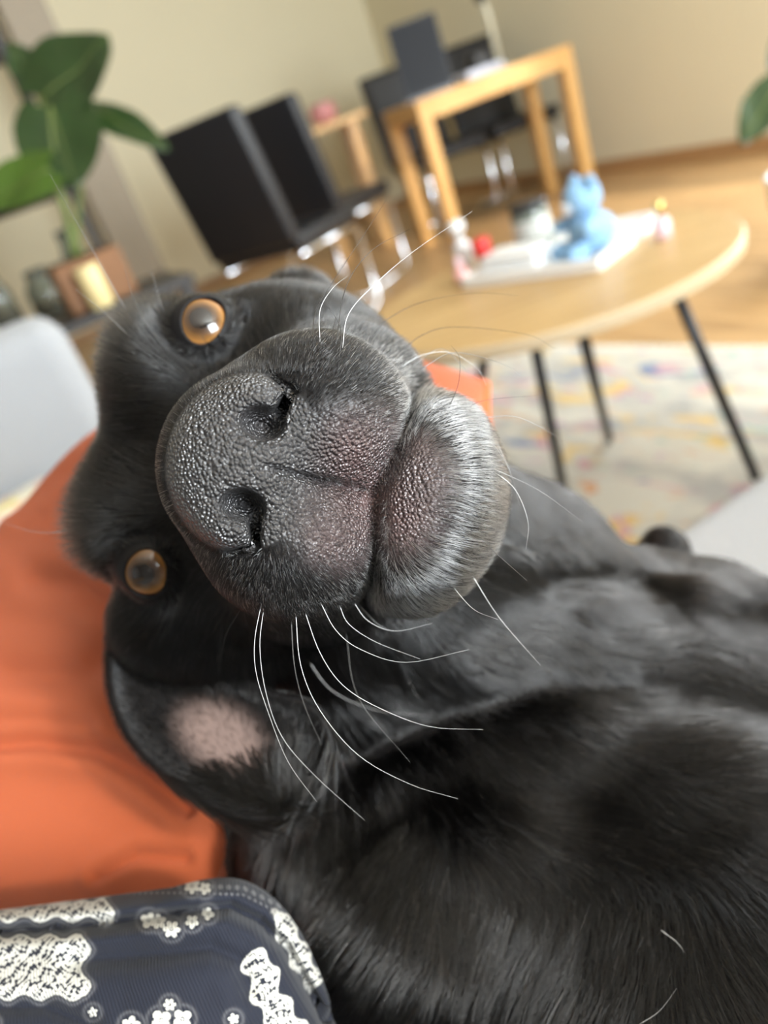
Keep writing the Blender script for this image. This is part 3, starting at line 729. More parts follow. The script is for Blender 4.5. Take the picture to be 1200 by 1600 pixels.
nrm = np.cross(K1 - K2, K3 - K2); nrm /= np.linalg.norm(nrm); nrm = nrm if nrm[2] > 0 else -nrm
NU = 240
CREASE = [([(-60, 1168), (60, 1160), (150, 1172), (215, 1205), (290, 1262)], .0055, 13), ([(-60, 1130), (60, 1128), (140, 1138)], .003, 12), ([(-60, 1040), (60, 1052), (130, 1050), (175, 1020)], .003, 20), ([(60, 905), (120, 915), (170, 950)], .003, 18), ([(150, 1370), (215, 1335), (290, 1340)], .0025, 9), ([(20, 790), (90, 745), (140, 720)], .0025, 14)]
def pillow(S, T, side):
    a, c_ = 2 * S - 1, 2 * T - 1
    a2 = a * np.sqrt(1 - .26 * c_ ** 2); c2 = c_ * np.sqrt(1 - .26 * a ** 2)
    s2 = ((a2 + 1) / 2)[..., None]; t2 = ((c2 + 1) / 2)[..., None]
    p_ = (K2 * (1 - s2) + K1 * s2) * (1 - t2) + (K3 * (1 - s2) + K4 * s2) * t2
    prof = np.sqrt(np.maximum(0, 1 - a ** 4)) * np.sqrt(np.maximum(0, 1 - c_ ** 4))
    if side > 0:
        p_ = p_ + nrm * (.052 * prof)[..., None]
        px_, py_ = pixel(p_); w = np.zeros(S.shape)
        for L, am, wd in CREASE:
            d_ = polyd(px_.ravel(), py_.ravel(), np.array(L, float)).reshape(S.shape)
            w += -am * np.exp(-(d_ / wd) ** 2) + am * .6 * np.exp(-((d_ - 2.3 * wd) / (1.4 * wd)) ** 2)
        w += .0012 * np.sin(23 * T + 7 * S) * prof
        return p_ + nrm * (w * np.minimum(1, prof * 3))[..., None]
    q_ = p_ - nrm * (.26 * prof)[..., None]; q_[..., 2] = np.maximum(q_[..., 2], SZ + .001); return q_
SS, TT = np.meshgrid(np.linspace(0, 1, NU + 1), np.linspace(0, 1, NU + 1))
vt = np.concatenate([pillow(SS, TT, 1).reshape(-1, 3), pillow(SS, TT, -1).reshape(-1, 3)])
uvs = np.tile(np.stack([SS.ravel(), TT.ravel()], 1), (2, 1))
ii, jj = np.meshgrid(np.arange(NU), np.arange(NU), indexing='ij'); aa = (ii * (NU + 1) + jj).ravel(); m_ = (NU + 1) ** 2
fs = np.concatenate([np.stack([aa, aa + NU + 1, aa + NU + 2, aa + 1], 1), np.stack([aa + 1, aa + NU + 2, aa + NU + 1, aa], 1) + m_])
cen0 = (K1 + K2 + K3 + K4) / 4; cen0[2] = SZ
vt = vt - cen0
cu = empty('cushion', cen0); tag(cu, 'orange ribbed cushion under the dog\'s head', 'cushion')
cover = mesh_obj('cover', vt, fs, M_or, cu)
uvl = cover.data.uv_layers.new(name='UVMap'); li = np.empty(len(cover.data.loops), np.int32); cover.data.loops.foreach_get('vertex_index', li)
uvl.data.foreach_set('uv', np.array(uvs, np.float32)[li].ravel())
rim = [(j / 40, 0) for j in range(40)] + [(1, j / 40) for j in range(40)] + [(1 - j / 40, 1) for j in range(40)] + [(0, 1 - j / 40) for j in range(41)]
MB().tube(list(pillow(np.array([q_[0] for q_ in rim], float), np.array([q_[1] for q_ in rim], float), 1) - cen0), .0028, 8).build('piping', M_or, cu, smooth=True)

# rest the dog on the cushion: whatever would sink below its top surface is flattened onto it
from mathutils.bvhtree import BVHTree
_nt = (NU + 1) ** 2
_top = BVHTree.FromPolygons((vt[:_nt] + cen0).tolist(), fs[:NU * NU].tolist())
_w = c2w(DV / 100); _nv = Vector(nrm); _t1 = Vector(np.cross(nrm, [1.0, 0, 0])).normalized(); _t2 = _nv.cross(_t1)
_pl = _w @ nrm; _tp = (vt[:_nt] + cen0) @ nrm
_lo, _hi = (vt + cen0).min(0) - .02, (vt + cen0).max(0) + .02
_cand = np.nonzero((_pl < _tp.max() + .01) & (_w[:, 0] > _lo[0]) & (_w[:, 0] < _hi[0]) & (_w[:, 1] > _lo[1]) & (_w[:, 1] < _hi[1]))[0]
RESTING = np.zeros(len(DV), bool)
_isbody = sdf_body(DV) < np.minimum(sdf_head(c2h(DV)), sdf_ear(DV)) - .3
_side = Vector(((K1 - K2) + (K4 - K3)) / 2); _side = (_side - _nv * _side.dot(_nv)).normalized()
for i_ in _cand:
    p_ = Vector(_w[i_]); h_ = -9.0
    for a_, b_ in ((0, 0), (.009, 0), (-.009, 0), (0, .009), (0, -.009), (.0064, .0064), (-.0064, .0064), (.0064, -.0064), (-.0064, -.0064)):
        hit = _top.ray_cast(p_ + _t1 * a_ + _t2 * b_ + _nv * .6, -_nv)[0]
        if hit is not None: h_ = max(h_, hit.dot(_nv))
    dh_ = h_ + .0045 - p_.dot(_nv)
    if h_ > -8 and dh_ > 0:
        if _isbody[i_] and dh_ > .02:                       # the flank lies beside the cushion: slide it out past the edge
            for st_ in range(1, 60):
                q_ = p_ + _side * (.005 * st_)
                if all(_top.ray_cast(q_ + _t1 * a_ + _t2 * b_ + _nv * .6, -_nv)[0] is None for a_, b_ in ((0, 0), (.008, 0), (-.008, 0), (0, .008), (0, -.008))): break
            _w[i_] = np.array(q_)
        else: _w[i_] += nrm * dh_
        RESTING[i_] = True
_w[RESTING, 2] = np.maximum(_w[RESTING, 2], SEAT_Z + .004)
DV[RESTING] = ((_w[RESTING] - CAMP) @ M_CW) * 100
print('resting verts', int(RESTING.sum()))
DN, _ = grad(DV)
DN[RESTING] = -(nrm @ M_CW)
print('dog mesh', DV.shape, DT.shape)
DH = c2h(DV)
def nostril_d(H):
    S = H.copy(); S[:, 0] = np.abs(S[:, 0]); return ell(S, (1.04, 9.1, -3.44), (.43, 1.5, .56))
# colour masks of the skin itself
def sstep(a, b, x): t = np.clip((x - a) / (b - a), 0, 1); return t * t * (3 - 2 * t)
def nose_mask(H):
    x, y, z = H.T; ax = np.abs(x)
    r = np.sqrt((ax / 2.3) ** 2 + ((z + 3.15) / 1.95) ** 2)
    return np.where((y > 6.3), 1 - sstep(.94, 1.02, r), 0.0)
def bare_mask(H):                                            # thin-haired lip front
    x, y, z = H.T; ax = np.abs(x)
    r = np.sqrt((ax / 2.6) ** 2 + ((z + 6.2) / 2.9) ** 2)
    return np.where(y > 5.0, 1 - sstep(.45, 1.05, r), 0.0)
def ear_pink(P):
    px = P[:, 0] / P[:, 2] * FPX + 600; py = P[:, 1] / P[:, 2] * FPX + 800
    r = np.sqrt(((px - 345) / 88) ** 2 + ((py - 1150 - .25 * (px - 345)) / 68) ** 2)
    return np.where(P[:, 2] < 31.5, 1 - sstep(.35, 1.1, r), 0.0)
# --- dog object
DOG_BASE = c2w(pc(1000, 1400, 45.0) / 100); DOG_BASE[2] = SEAT_Z
dog = empty('dog', DOG_BASE)
tag(dog, 'black labrador lying on the sofa with its head on the orange cushion', 'dog')
def attr(me, name, vals, typ='FLOAT'):
    a = me.attributes.new(name, typ, 'POINT'); a.data.foreach_set('value', np.asarray(vals, np.float32))
M_skin, n, l, b = new_mat('dog_skin')
def fac(nm): q_ = n.new('ShaderNodeAttribute'); q_.attribute_name = nm; return q_.outputs['Fac']
def mixc(f_, A, B):
    m_ = n.new('ShaderNodeMix'); m_.data_type = 'RGBA'; l.new(f_, m_.inputs['Factor'])
    (l.new(A, m_.inputs['A']) if not isinstance(A, tuple) else setattr(m_.inputs['A'], 'default_value', A)); m_.inputs['B'].default_value = B
    return m_.outputs['Result']
le = fac('leather')
c_ = mixc(le, (.007, .006, .006, 1), (.055, .052, .052, 1)); c_ = mixc(fac('rosy'), c_, (.125, .078, .074, 1)); c_ = mixc(fac('pink'), c_, (.21, .145, .125, 1))
l.new(c_, b.inputs['Base Color'])
mr = n.new('ShaderNodeMapRange'); mr.inputs[3].default_value = .55; mr.inputs[4].default_value = .32; ms_ = n.new('ShaderNodeMapRange'); ms_.inputs[3].default_value = .25; ms_.inputs[4].default_value = .9; l.new(le, ms_.inputs[0]); l.new(ms_.outputs[0], b.inputs['Specular IOR Level']); l.new(le, mr.inputs[0]); l.new(mr.outputs[0], b.inputs['Roughness'])
tc = n.new('ShaderNodeTexCoord'); vo = n.new('ShaderNodeTexVoronoi'); vo.inputs['Scale'].default_value = 1020; vo.feature = 'SMOOTH_F1'; vo.inputs['Smoothness'].default_value = .25; vo.inputs['Randomness'].default_value = .85
nz = n.new('ShaderNodeTexNoise'); nz.inputs['Scale'].default_value = 160; wv = n.new('ShaderNodeMix'); wv.data_type = 'RGBA'; wv.inputs['Factor'].default_value = .0012
l.new(tc.outputs['Object'], nz.inputs['Vector']); l.new(tc.outputs['Object'], wv.inputs['A']); l.new(nz.outputs['Color'], wv.inputs['B'])
bp = n.new('ShaderNodeBump'); bp.inputs['Distance'].default_value = .0016; bp.invert = True; l.new(le, bp.inputs['Strength'])
l.new(wv.outputs['Result'], vo.inputs['Vector']); l.new(vo.outputs['Distance'], bp.inputs['Height']); l.new(bp.outputs[0], b.inputs['Normal'])
WV = c2w(DV / 100) - DOG_BASE
fc = DV[DT].mean(1); nm_v = nose_mask(DH)
nst = sstep(.05, -.25, nostril_d(DH)) * (DH[:, 1] > 7)
leather_v = np.clip(np.maximum(nm_v, bare_mask(DH) * .9), 0, 1) * (1 - .85 * nst)
rosy_v = bare_mask(DH) * sstep(-4.3, -6.2, DH[:, 2]) * (.75 + .25 * np.sin(DH[:, 0] * 2.1 + DH[:, 2] * 1.7)) + .55 * nst * (DH[:, 0] < 0)
pink_v = ear_pink(DV)
fn = nm_v[DT].mean(1) > .5
def sub_mesh(name, sel, mat, parent):
    T = DT[sel]; used = np.unique(T); mp = np.full(len(DV), -1); mp[used] = np.arange(len(used))
    me = bpy.data.meshes.new(name)
    me.vertices.add(len(used)); me.vertices.foreach_set('co', WV[used].astype(np.float32).ravel())
    me.loops.add(len(T) * 3); me.polygons.add(len(T))
    me.loops.foreach_set('vertex_index', mp[T].astype(np.int32).ravel())
    me.polygons.foreach_set('loop_start', np.arange(0, len(T) * 3, 3, dtype=np.int32))
    me.update(calc_edges=True)
    me.polygons.foreach_set('use_smooth', [True] * len(T))
    attr(me, 'leather', leather_v[used]); attr(me, 'rosy', rosy_v[used]); attr(me, 'pink', pink_v[used])
    nw = (DN[used] @ M_CW.T)
    me.normals_split_custom_set_from_vertices(nw.tolist())
    me.materials.append(mat)
    o = bpy.data.objects.new(name, me); COL.objects.link(o); o.parent = parent
    return o
sub_mesh('body', ~fn, M_skin, dog)
nose = sub_mesh('nose', fn, M_skin, dog); nose['label'] = 'pebbled black nose leather with two open nostrils'
# eyes
M_ball = plain('eye_white_dark', (.05, .028, .02, 1), .08, coat=1.0)
M_iris, n, l, b = new_mat('amber_iris')
tc = n.new('ShaderNodeTexCoord'); gr = n.new('ShaderNodeTexNoise'); gr.inputs['Scale'].default_value = 900
ln = n.new('ShaderNodeVectorMath'); ln.operation = 'LENGTH'; sep = n.new('ShaderNodeSeparateXYZ'); cmb = n.new('ShaderNodeCombineXYZ')
l.new(tc.outputs['Object'], sep.inputs[0]); l.new(sep.outputs[0], cmb.inputs[0]); l.new(sep.outputs[1], cmb.inputs[1]); l.new(cmb.outputs[0], ln.inputs[0])
rp = n.new('ShaderNodeValToRGB'); mr = n.new('ShaderNodeMapRange'); mr.inputs[1].default_value = 0; mr.inputs[2].default_value = .0086
l.new(ln.outputs['Value'], mr.inputs[0]); l.new(mr.outputs[0], rp.inputs[0]); l.new(rp.outputs[0], b.inputs['Base Color'])
cr = rp.color_ramp; cr.elements[0].position = .0; cr.elements[0].color = (.02, .01, .006, 1); cr.elements[1].position = 1.0; cr.elements[1].color = (.10, .035, .01, 1)
for p_, c_ in ((.40, (.028, .016, .010, 1)), (.60, (.065, .033, .015, 1)), (.78, (.17, .078, .022, 1)), (.92, (.30, .135, .034, 1))):
    e_ = cr.elements.new(p_); e_.color = c_
b.inputs['Roughness'].default_value = .3; b.inputs['Coat Weight'].default_value = 1.0; b.inputs['Coat Roughness'].default_value = .015; b.inputs['Specular IOR Level'].default_value = .2
M_pupil = plain('pupil_black', (.010, .007, .006, 1), .06, coat=1.0)
def cap_mesh(r, a0, a1, n=48, m=12):
    mb = MB(); v = []; f = []
    for i in range(m + 1):
        a = a0 + (a1 - a0) * i / m
        for k in range(n): w = 2 * math.pi * k / n; v.append((r * math.sin(a) * math.cos(w), r * math.sin(a) * math.sin(w), r * math.cos(a)))
    for i in range(m):
        for k in range(n): f.append((i * n + k, (i + 1) * n + k, (i + 1) * n + (k + 1) % n, i * n + (k + 1) % n))
    return mb.add(v, f)
for e, dr in zip(EYES, EYE_DIR):
    wpos = c2w(h2c(e) / 100) - DOG_BASE
    gaze = dr * .9 + np.array([0, .3, -.08]); gaze /= np.linalg.norm(gaze)
    wd = Vector((gaze @ HM.T) @ M_CW.T)
    mb = cap_mesh(EYE_R / 100, .0001, math.pi - .0001, 32, 24); ball = mb.build('eye', M_ball, dog, smooth=True)
    ball.location = wpos; ball.rotation_euler = wd.to_track_quat('Z', 'Y').to_euler()
    ball['label'] = 'amber brown eye reflecting the window'
    cap_mesh((EYE_R + .035) / 100, .0001, .83).build('iris', M_iris, ball, smooth=True)
    cap_mesh((EYE_R + .042) / 100, .0001, .31).build('pupil', M_pupil, ball, smooth=True)
# --- fur: real strands, grown along the coat's lie
FLOW = np.array([(620, 1350, -.1, 1), (560, 1480, -.6, .8), (650, 1500, -.45, .9), (750, 1450, -.2, 1), (770, 1300, .7, .7), (850, 1500, -.25, 1), (950, 1550, 0, 1),
    (1000, 1450, .15, 1), (1150, 1550, .45, .9), (1150, 1350, .4, .9), (1000, 1250, .7, .7), (900, 1200, .9, .45), (1100, 1150, 1, .0), (1000, 1120, 1, -.05), (1190, 1160, 1, .05), (980, 1005, 1, 0), (1050, 920, .8, .6), (1190, 960, .8, .6), (1120, 1060, .7, .7), (900, 1070, .7, .7),
    (900, 900, .8, .6), (650, 1060, .5, .6), (450, 1330, .1, 1), (800, 1000, 1, .2), (700, 1200, .6, .8), (500, 1250, .1, 1), (1300, 1400, .6, .8)], float)
def vnoise(P, s, seed):
    """cheap smooth vector noise"""
    r = np.random.default_rng(seed); o = np.zeros_like(P)
    for k in range(5):
        w = r.normal(size=(3, 3)) * s; ph = r.uniform(0, 6.28, 3)
        o += np.sin(P @ w + ph)
    return o / 2.2
def flow_dir(P, N):
    H = c2h(P); x, y, z = H.T
    # head: away from the nose, over the skull
    v = H - np.array([0, 9.0, -3.2]); v[:, 1] *= np.where(y > 4, .75, 1.2)
    for e, nn in zip(EYES, EYE_DIR):                       # hair parts around the eyes
        q = H - e; r = np.linalg.norm(q, axis=1, keepdims=True)
        v = v / np.linalg.norm(v, axis=1, keepdims=True) + 1.0 * np.exp(-(r / 2.2) ** 2) * q / r
    hd = v @ HM.T; hd /= np.linalg.norm(hd, axis=1, keepdims=True)
    px = P[:, 0] / P[:, 2] * FPX + 600; py = P[:, 1] / P[:, 2] * FPX + 800
    w = 1 / (((px[:, None] - FLOW[:, 0]) ** 2 + (py[:, None] - FLOW[:, 1]) ** 2) / 1e4 + .05) ** 2
    f2 = (w[:, :, None] * FLOW[None, :, 2:]).sum(1) / w.sum(1)[:, None]
    bd = np.concatenate([f2, np.zeros((len(P), 1))], 1); bd /= np.linalg.norm(bd, axis=1, keepdims=True) + 1e-9
    bw = body_w(P)[:, None]
    d = hd * (1 - bw) + bd * bw
    ew = (sdf_ear(P) < .3)[:, None] * 1.0                  # ear: combed towards its tip
    ed_ = np.stack([470 - px, 1265 - py, np.zeros(len(P))], 1); ed_ /= np.linalg.norm(ed_, axis=1, keepdims=True) + 1e-6
    d = d * (1 - ew) + ed_ * ew
    d = d - N * (d * N).sum(1, keepdims=True)
    return d / (np.linalg.norm(d, axis=1, keepdims=True) + 1e-9)
def body_w(P):
    a = sdf_head(c2h(P)); b = sdf_body(P); return sstep(-1.5, 1.5, a - b)
M_fur, n, l, b = new_mat('black_fur')
n.remove(b); out = n['Material Output']
hb = n.new('ShaderNodeBsdfHairPrincipled'); hb.model = 'CHIANG'; hb.parametrization = 'COLOR'
hb.inputs['Roughness'].default_value = .14; hb.inputs['Radial Roughness'].default_value = .28
hb.inputs['Coat'].default_value = 0.0; hb.inputs['IOR'].default_value = 1.52
at_ = n.new('ShaderNodeAttribute'); at_.attribute_name = 'tone'
mx = n.new('ShaderNodeMix'); mx.data_type = 'RGBA'; mx.inputs['A'].default_value = (.003, .0026, .0024, 1); mx.inputs['B'].default_value = (.55, .53, .50, 1)
l.new(at_.outputs['Fac'], mx.inputs['Factor']); l.new(mx.outputs['Result'], hb.inputs['Color']); l.new(hb.outputs[0], out.inputs['Surface'])
def grow(name, density, length, radius, region, tone, lift, npt=6, seed=1, clump=.0, label=None, stray=.06):
    """density(P)->per cm2, length(P) cm, radius cm"""
    r = np.random.default_rng(seed)
    A = DV[DT[:, 0]]; B = DV[DT[:, 1]]; C = DV[DT[:, 2]]
    ar = .5 * np.linalg.norm(np.cross(B - A, C - A), axis=1); cen = (A + B + C) / 3
    nf = DN[DT].mean(1); vd = cen / np.linalg.norm(cen, axis=1, keepdims=True)
    facing = -(nf * vd).sum(1)
    px = cen[:, 0] / cen[:, 2] * FPX + 600; py = cen[:, 1] / cen[:, 2] * FPX + 800
    infr = (px > -150) & (px < 1500) & (py > -100) & (py < 1900)
    wgt = ar * density(cen) * region(cen) * np.where(facing > -.3, 1, .12) * np.where(infr, 1, .1)
    cnt = r.poisson(wgt); ti = np.repeat(np.arange(len(DT)), cnt); K = len(ti)
    u = r.random(K); v = r.random(K); fl = u + v > 1; u[fl] = 1 - u[fl]; v[fl] = 1 - v[fl]
    P = A[ti] + u[:, None] * (B[ti] - A[ti]) + v[:, None] * (C[ti] - A[ti])
    N = DN[DT[ti, 0]] * (1 - u - v)[:, None] + DN[DT[ti, 1]] * u[:, None] + DN[DT[ti, 2]] * v[:, None]; N /= np.linalg.norm(N, axis=1, keepdims=True)
    D = flow_dir(P, N)
    D = D + .10 * vnoise(P, .9, seed + 5) + stray * r.normal(size=P.shape)
    if clump: D = D + clump * vnoise(P, 3.0, seed + 9)
    D = D - N * (D * N).sum(1, keepdims=True); D /= np.linalg.norm(D, axis=1, keepdims=True)
    L = length(P) * r.uniform(.65, 1.15, K)
    lf = lift(P) * r.uniform(.75, 1.25, K)
    pts = np.empty((K, npt, 3))
    p = P - N * .02; pts[:, 0] = p; st = (L / (npt - 1))[:, None]
    for i in range(1, npt):
        t = (i - .5) / (npt - 1)
        a = lf * (1 - .85 * t)
        d = D * np.cos(a)[:, None] + N * np.sin(a)[:, None]
        p = p + d * st; pts[:, i] = p
    # keep tips out of the skin on curved ground
    for i in range(2, npt):
        q = pts[:, i]; dd = sdf(q); push = np.clip(.03 + .02 * i - dd, 0, 1.5)
        pts[:, i] = q + N * push[:, None]
    W = (c2w(pts.reshape(-1, 3) / 100) - DOG_BASE).astype(np.float32)
    hc = bpy.data.hair_curves.new(name); hc.add_curves([npt] * K)
    hc.attributes['position'].data.foreach_set('vector', W.ravel()) if 'position' in hc.attributes else hc.position_data.foreach_set('vector', W.ravel())
    rad = (radius(P) if callable(radius) else np.full(K, radius))[:, None] * np.linspace(1, .0, npt)[None] ** .6 / 100
    ra = hc.attributes.get('radius') or hc.attributes.new('radius', 'FLOAT', 'POINT')
    ra.data.foreach_set('value', rad.astype(np.float32).ravel())
    ta = hc.attributes.new('tone', 'FLOAT', 'CURVE'); ta.data.foreach_set('value', tone(P, r).astype(np.float32))
    hc.materials.append(M_fur)
    o = bpy.data.objects.new(name, hc); COL.objects.link(o); o.parent = dog; o['kind'] = 'stuff'
    if label: o['label'] = label
    print(name, K)
    return o
def brow(P):
    H = c2h(P); k = np.zeros(len(P))
    for e in EYES: k = np.maximum(k, np.exp(-(np.linalg.norm((H - (e + np.array([-.12 * e[0], .1, 2.3]))) / np.array([1.7, 2.2, 1.3]), axis=1)) ** 2))
    return k
def is_head(P): return body_w(P) < .5
def muz(P):
    H = c2h(P); return sstep(1.5, 4.0, H[:, 1]) * (1 - sstep(.3, .7, body_w(P)))
def gray_glint_tone(P, r):
    H = c2h(P); x, y, z = H.T
    g = sstep(-5.5, -7.5, z) * sstep(2, 5, y)  # pale hairs: some truly grey, some standing in for glints on the chin
    t = np.where(r.random(len(P)) < .10 + .55 * g, r.uniform(.25, 1, len(P)), np.zeros(len(P)))
    return t
def inner_ear(P):
    px = P[:, 0] / P[:, 2] * FPX + 600; py = P[:, 1] / P[:, 2] * FPX + 800
    return np.where(sdf_ear(P) < .25, 1.0, 0.0)
DENS = 1.0
grow('muzzle_fur', lambda P: 330 * (1 - .8 * bare_mask(c2h(P))) * (1 - nose_mask(c2h(P)) > .5), lambda P: .28 + .5 * sstep(7.5, 2.5, c2h(P)[:, 1]) + .42 * sstep(-6.8, -9, c2h(P)[:, 2]) - .12 * bare_mask(c2h(P)),
     .0058, lambda P: muz(P), gray_glint_tone, lambda P: np.full(len(P), .42), 6, 11, clump=.14, label='short greying muzzle fur with glints put into its colour')
def eye_clear(P):
    H = c2h(P); k = np.ones(len(P))
    for e, nn in zip(EYES, EYE_DIR):
        q = H - e; k *= np.where(np.linalg.norm(q - np.outer(q @ nn, nn), axis=1) < 1.0, np.where(q @ nn > 0, 0, 1), 1)
    return k
def near_eye(P):
    H = c2h(P); k = np.zeros(len(P))
    for e in EYES: k = np.maximum(k, 1 - sstep(1.1, 2.6, np.linalg.norm(H - e, axis=1)))
    return k
grow('head_fur', lambda P: np.where(inner_ear(P) > .5, 110 * (1 - ear_pink(P) * .75), 230.0), lambda P: np.where(inner_ear(P) > .5, .38, 1.0) * (1 - .6 * near_eye(P)) + .35 * brow(P),
     .0068, lambda P: (1 - muz(P)) * is_head(P) * eye_clear(P), lambda P, r: np.where(r.random(len(P)) < .02, .4, 0.0) + .10 * brow(P) * r.random(len(P)), lambda P: .33 + .45 * brow(P), 6, 12, label='short glossy black head fur')  # brow hairs coloured paler to stand in for their sheen
grow('chin_hair', lambda P: np.full(len(P), 26.0), lambda P: np.full(len(P), .85), .0068, lambda P: muz(P) * sstep(-6.6, -7.4, c2h(P)[:, 2] + .35 * np.abs(c2h(P)[:, 0])) * (1 - .5 * bare_mask(c2h(P))),
     lambda P, r: r.uniform(.5, 1, len(P)), lambda P: np.full(len(P), .5), 6, 14, label='sparse white hairs on the chin')
grow('body_fur', lambda P: np.full(len(P), 78.0), lambda P: np.where(P[:, 2] > 49.5, .7, 2.0), .0125, lambda P: 1.0 * ~is_head(P),
     lambda P, r: np.where(r.random(len(P)) < .05, r.uniform(.02, .22, len(P)), np.zeros(len(P))), lambda P: np.full(len(P), .15), 7, 13, stray=.11, clump=.12, label='longer glossy black body fur')

# ------------------------------------------------------------------ sofa (L-shaped, light grey weave)
M_sofa, n, l, b = new_mat('light_grey_weave')
tc = n.new('ShaderNodeTexCoord'); t1 = n.new('ShaderNodeTexNoise'); t1.inputs['Scale'].default_value = 420; t1.inputs['Detail'].default_value = 2
t2 = n.new('ShaderNodeTexNoise'); t2.inputs['Scale'].default_value = 9; rp = n.new('ShaderNodeMix'); rp.data_type = 'RGBA'
rp.inputs['A'].default_value = srgb(138, 139, 142); rp.inputs['B'].default_value = srgb(176, 177, 179)
l.new(tc.outputs['Object'], t1.inputs['Vector']); l.new(t1.outputs['Fac'], rp.inputs['Factor']); l.new(rp.outputs['Result'], b.inputs['Base Color']); b.inputs['Roughness'].default_value = .95
bp = n.new('ShaderNodeBump'); bp.inputs['Distance'].default_value = .0015; l.new(t1.outputs['Fac'], bp.inputs['Height']); l.new(bp.outputs[0], b.inputs['Normal'])
b.inputs['Sheen Weight'].default_value = .2
SZ = SEAT_Z
ed = at_z(1100, 785, SZ); V_EDGE = float(ed @ E2)
U_CH = .06; V_ARM = 1.52
sofa = empty('sofa', (0, 0, 0), YAW); tag(sofa, 'light grey fabric corner sofa that the dog lies on', 'sofa')
bm_obj('seat_cushion', soft_box((U_CH + .004, -.45, .22), (1.25, V_EDGE, SZ), .035, 5), M_sofa, sofa)
bm_obj('chaise_cushion', soft_box((-.85, -.45, .22), (U_CH, V_ARM, SZ), .035, 5), M_sofa, sofa)
bm_obj('base', soft_box((-.85, -.75, .06), (1.25, V_EDGE - .02, .215), .02), M_sofa, sofa)
bm_obj('chaise_base', soft_box((-.85, V_EDGE - .018, .06), (U_CH - .02, V_ARM, .215), .02), M_sofa, sofa)
bm_obj('backrest', soft_box((-.85, -.75, .22), (1.25, -.46, .78), .06, 5), M_sofa, sofa)
bm_obj('arm', soft_box((-.85, V_ARM + .004, .06), (U_CH + .045, V_ARM + .22, .668), .06, 6), M_sofa, sofa)
for (x, y) in ((-.8, -.7), (1.2, -.7), (1.2, V_EDGE - .08), (-.8, V_ARM + .15), (U_CH - .05, V_ARM + .15)):
    MB().tube([(x, y, 0), (x, y, .065)], [.015, .022], 10).build('foot', M_blackmetal, sofa, smooth=True)

# ------------------------------------------------------------------ person's leg in navy printed trousers
FOLD = [np.array(f, float) for f in ([(-60, 1462), (150, 1446), (290, 1426), (360, 1418), (405, 1440), (445, 1480), (505, 1590)], [(120, 1502), (240, 1492), (330, 1482), (372, 1500), (390, 1545)], [(-60, 1575), (70, 1572), (140, 1600)])]
def sdf_leg(P):
    P = np.asarray(P, float)
    d = leg_bulk(P)
    px = P[:, 0] / P[:, 2] * FPX + 600; py = P[:, 1] / P[:, 2] * FPX + 800
    front = np.where(P[:, 2] < 27, 1, 0)
    for L, am, w in zip(FOLD, (.42, .32, .25), (9, 15, 12)):
        q_ = polyd(px, py, L); d = d + front * am * np.exp(-(q_ / w) ** 2) - front * am * .3 * np.exp(-((q_ - 2.6 * w) / (1.3 * w)) ** 2)
    return d
_keep = sdf; sdf = sdf_leg
LV, LT = surface_nets((-30, 8, 15), (4, 42, 38), .36)
LV = project(LV, 3)
for _ in range(4):
    LV, LT, ch = refine(LV, LT, lambda P: np.where((P[:, 0] / P[:, 2] * FPX + 600 > -40) & (P[:, 1] / P[:, 2] * FPX + 800 < 1660) & (P[:, 2] < 27), .04, .5))
    if not ch: break
LN, _ = grad(LV)
sdf = _keep
px = LV[:, 0] / LV[:, 2] * FPX + 600; py = LV[:, 1] / LV[:, 2] * FPX + 800
def lace(x, y, s):
    k = 2 * np.pi / s
    f = np.sin(k * x * 1.1 + 1.9 * np.sin(k * y * .45)) * np.sin(k * y * 1.15 + 2.1 * np.sin(k * x * .4)) + .55 * np.sin(k * (x + y) * .62 + 1.3 * np.sin(k * x * .7)) + .3 * np.sin(k * 2.3 * x) * np.sin(k * 2.1 * y)
    return sstep(-.42, -.15, f)
def flower(cx, cy, R, k=5, rot=0.):
    r = np.hypot(px - cx, py - cy); a = np.arctan2(py - cy, px - cx) + rot
    edge = R * (.62 + .38 * np.abs(np.cos(k * a / 2)))
    return (1 - sstep(edge - 2, edge, r)) * (1 - (1 - sstep(R * .16, R * .24, r)) * 1.0) + (1 - sstep(R * .10, R * .14, r))
wh = np.zeros(len(px)); gr = np.zeros(len(px))
def block(x0, x1, y0, y1, s, sc=8):
    e = np.minimum(np.minimum(px - x0, x1 + sc * np.sin(py / 9.0) - px), np.minimum(py - y0 - 4 * np.sin(px / 7.0), y1 + 5 * np.sin(px / 8.0) - py))
    m_ = sstep(-1, 2, e); rimm = np.exp(-((e - 3) / 2.2) ** 2)
    return m_ * np.maximum(lace(px, py, s) * .95, rimm), np.exp(-((e + 5) / 3) ** 2)
for args in ((-60, 135, 1462, 1560, 15), (-60, 172, 1404, 1438, 13), (-60, -10, 1584, 1640, 13)):
    a, g = block(*args); wh = np.maximum(wh, a); gr = np.maximum(gr, g * .5)
def band(L, w, s, sh=0):
    d = polyd(px, py, np.array(L, float)); e = w + 6 * np.sin((px + py) / 10.0 + sh) - d
    m_ = sstep(-1, 2, e); return m_ * np.maximum(lace(px * .9 + py * .35, py * .9 - px * .35, s), np.exp(-((e - 3) / 2.2) ** 2))
wh = np.maximum(wh, band([(440, 1436), (462, 1480), (486, 1525)], 17, 14)); wh = np.maximum(wh, band([(405, 1510), (420, 1560), (455, 1610), (480, 1660)], 24, 15, 1.0))
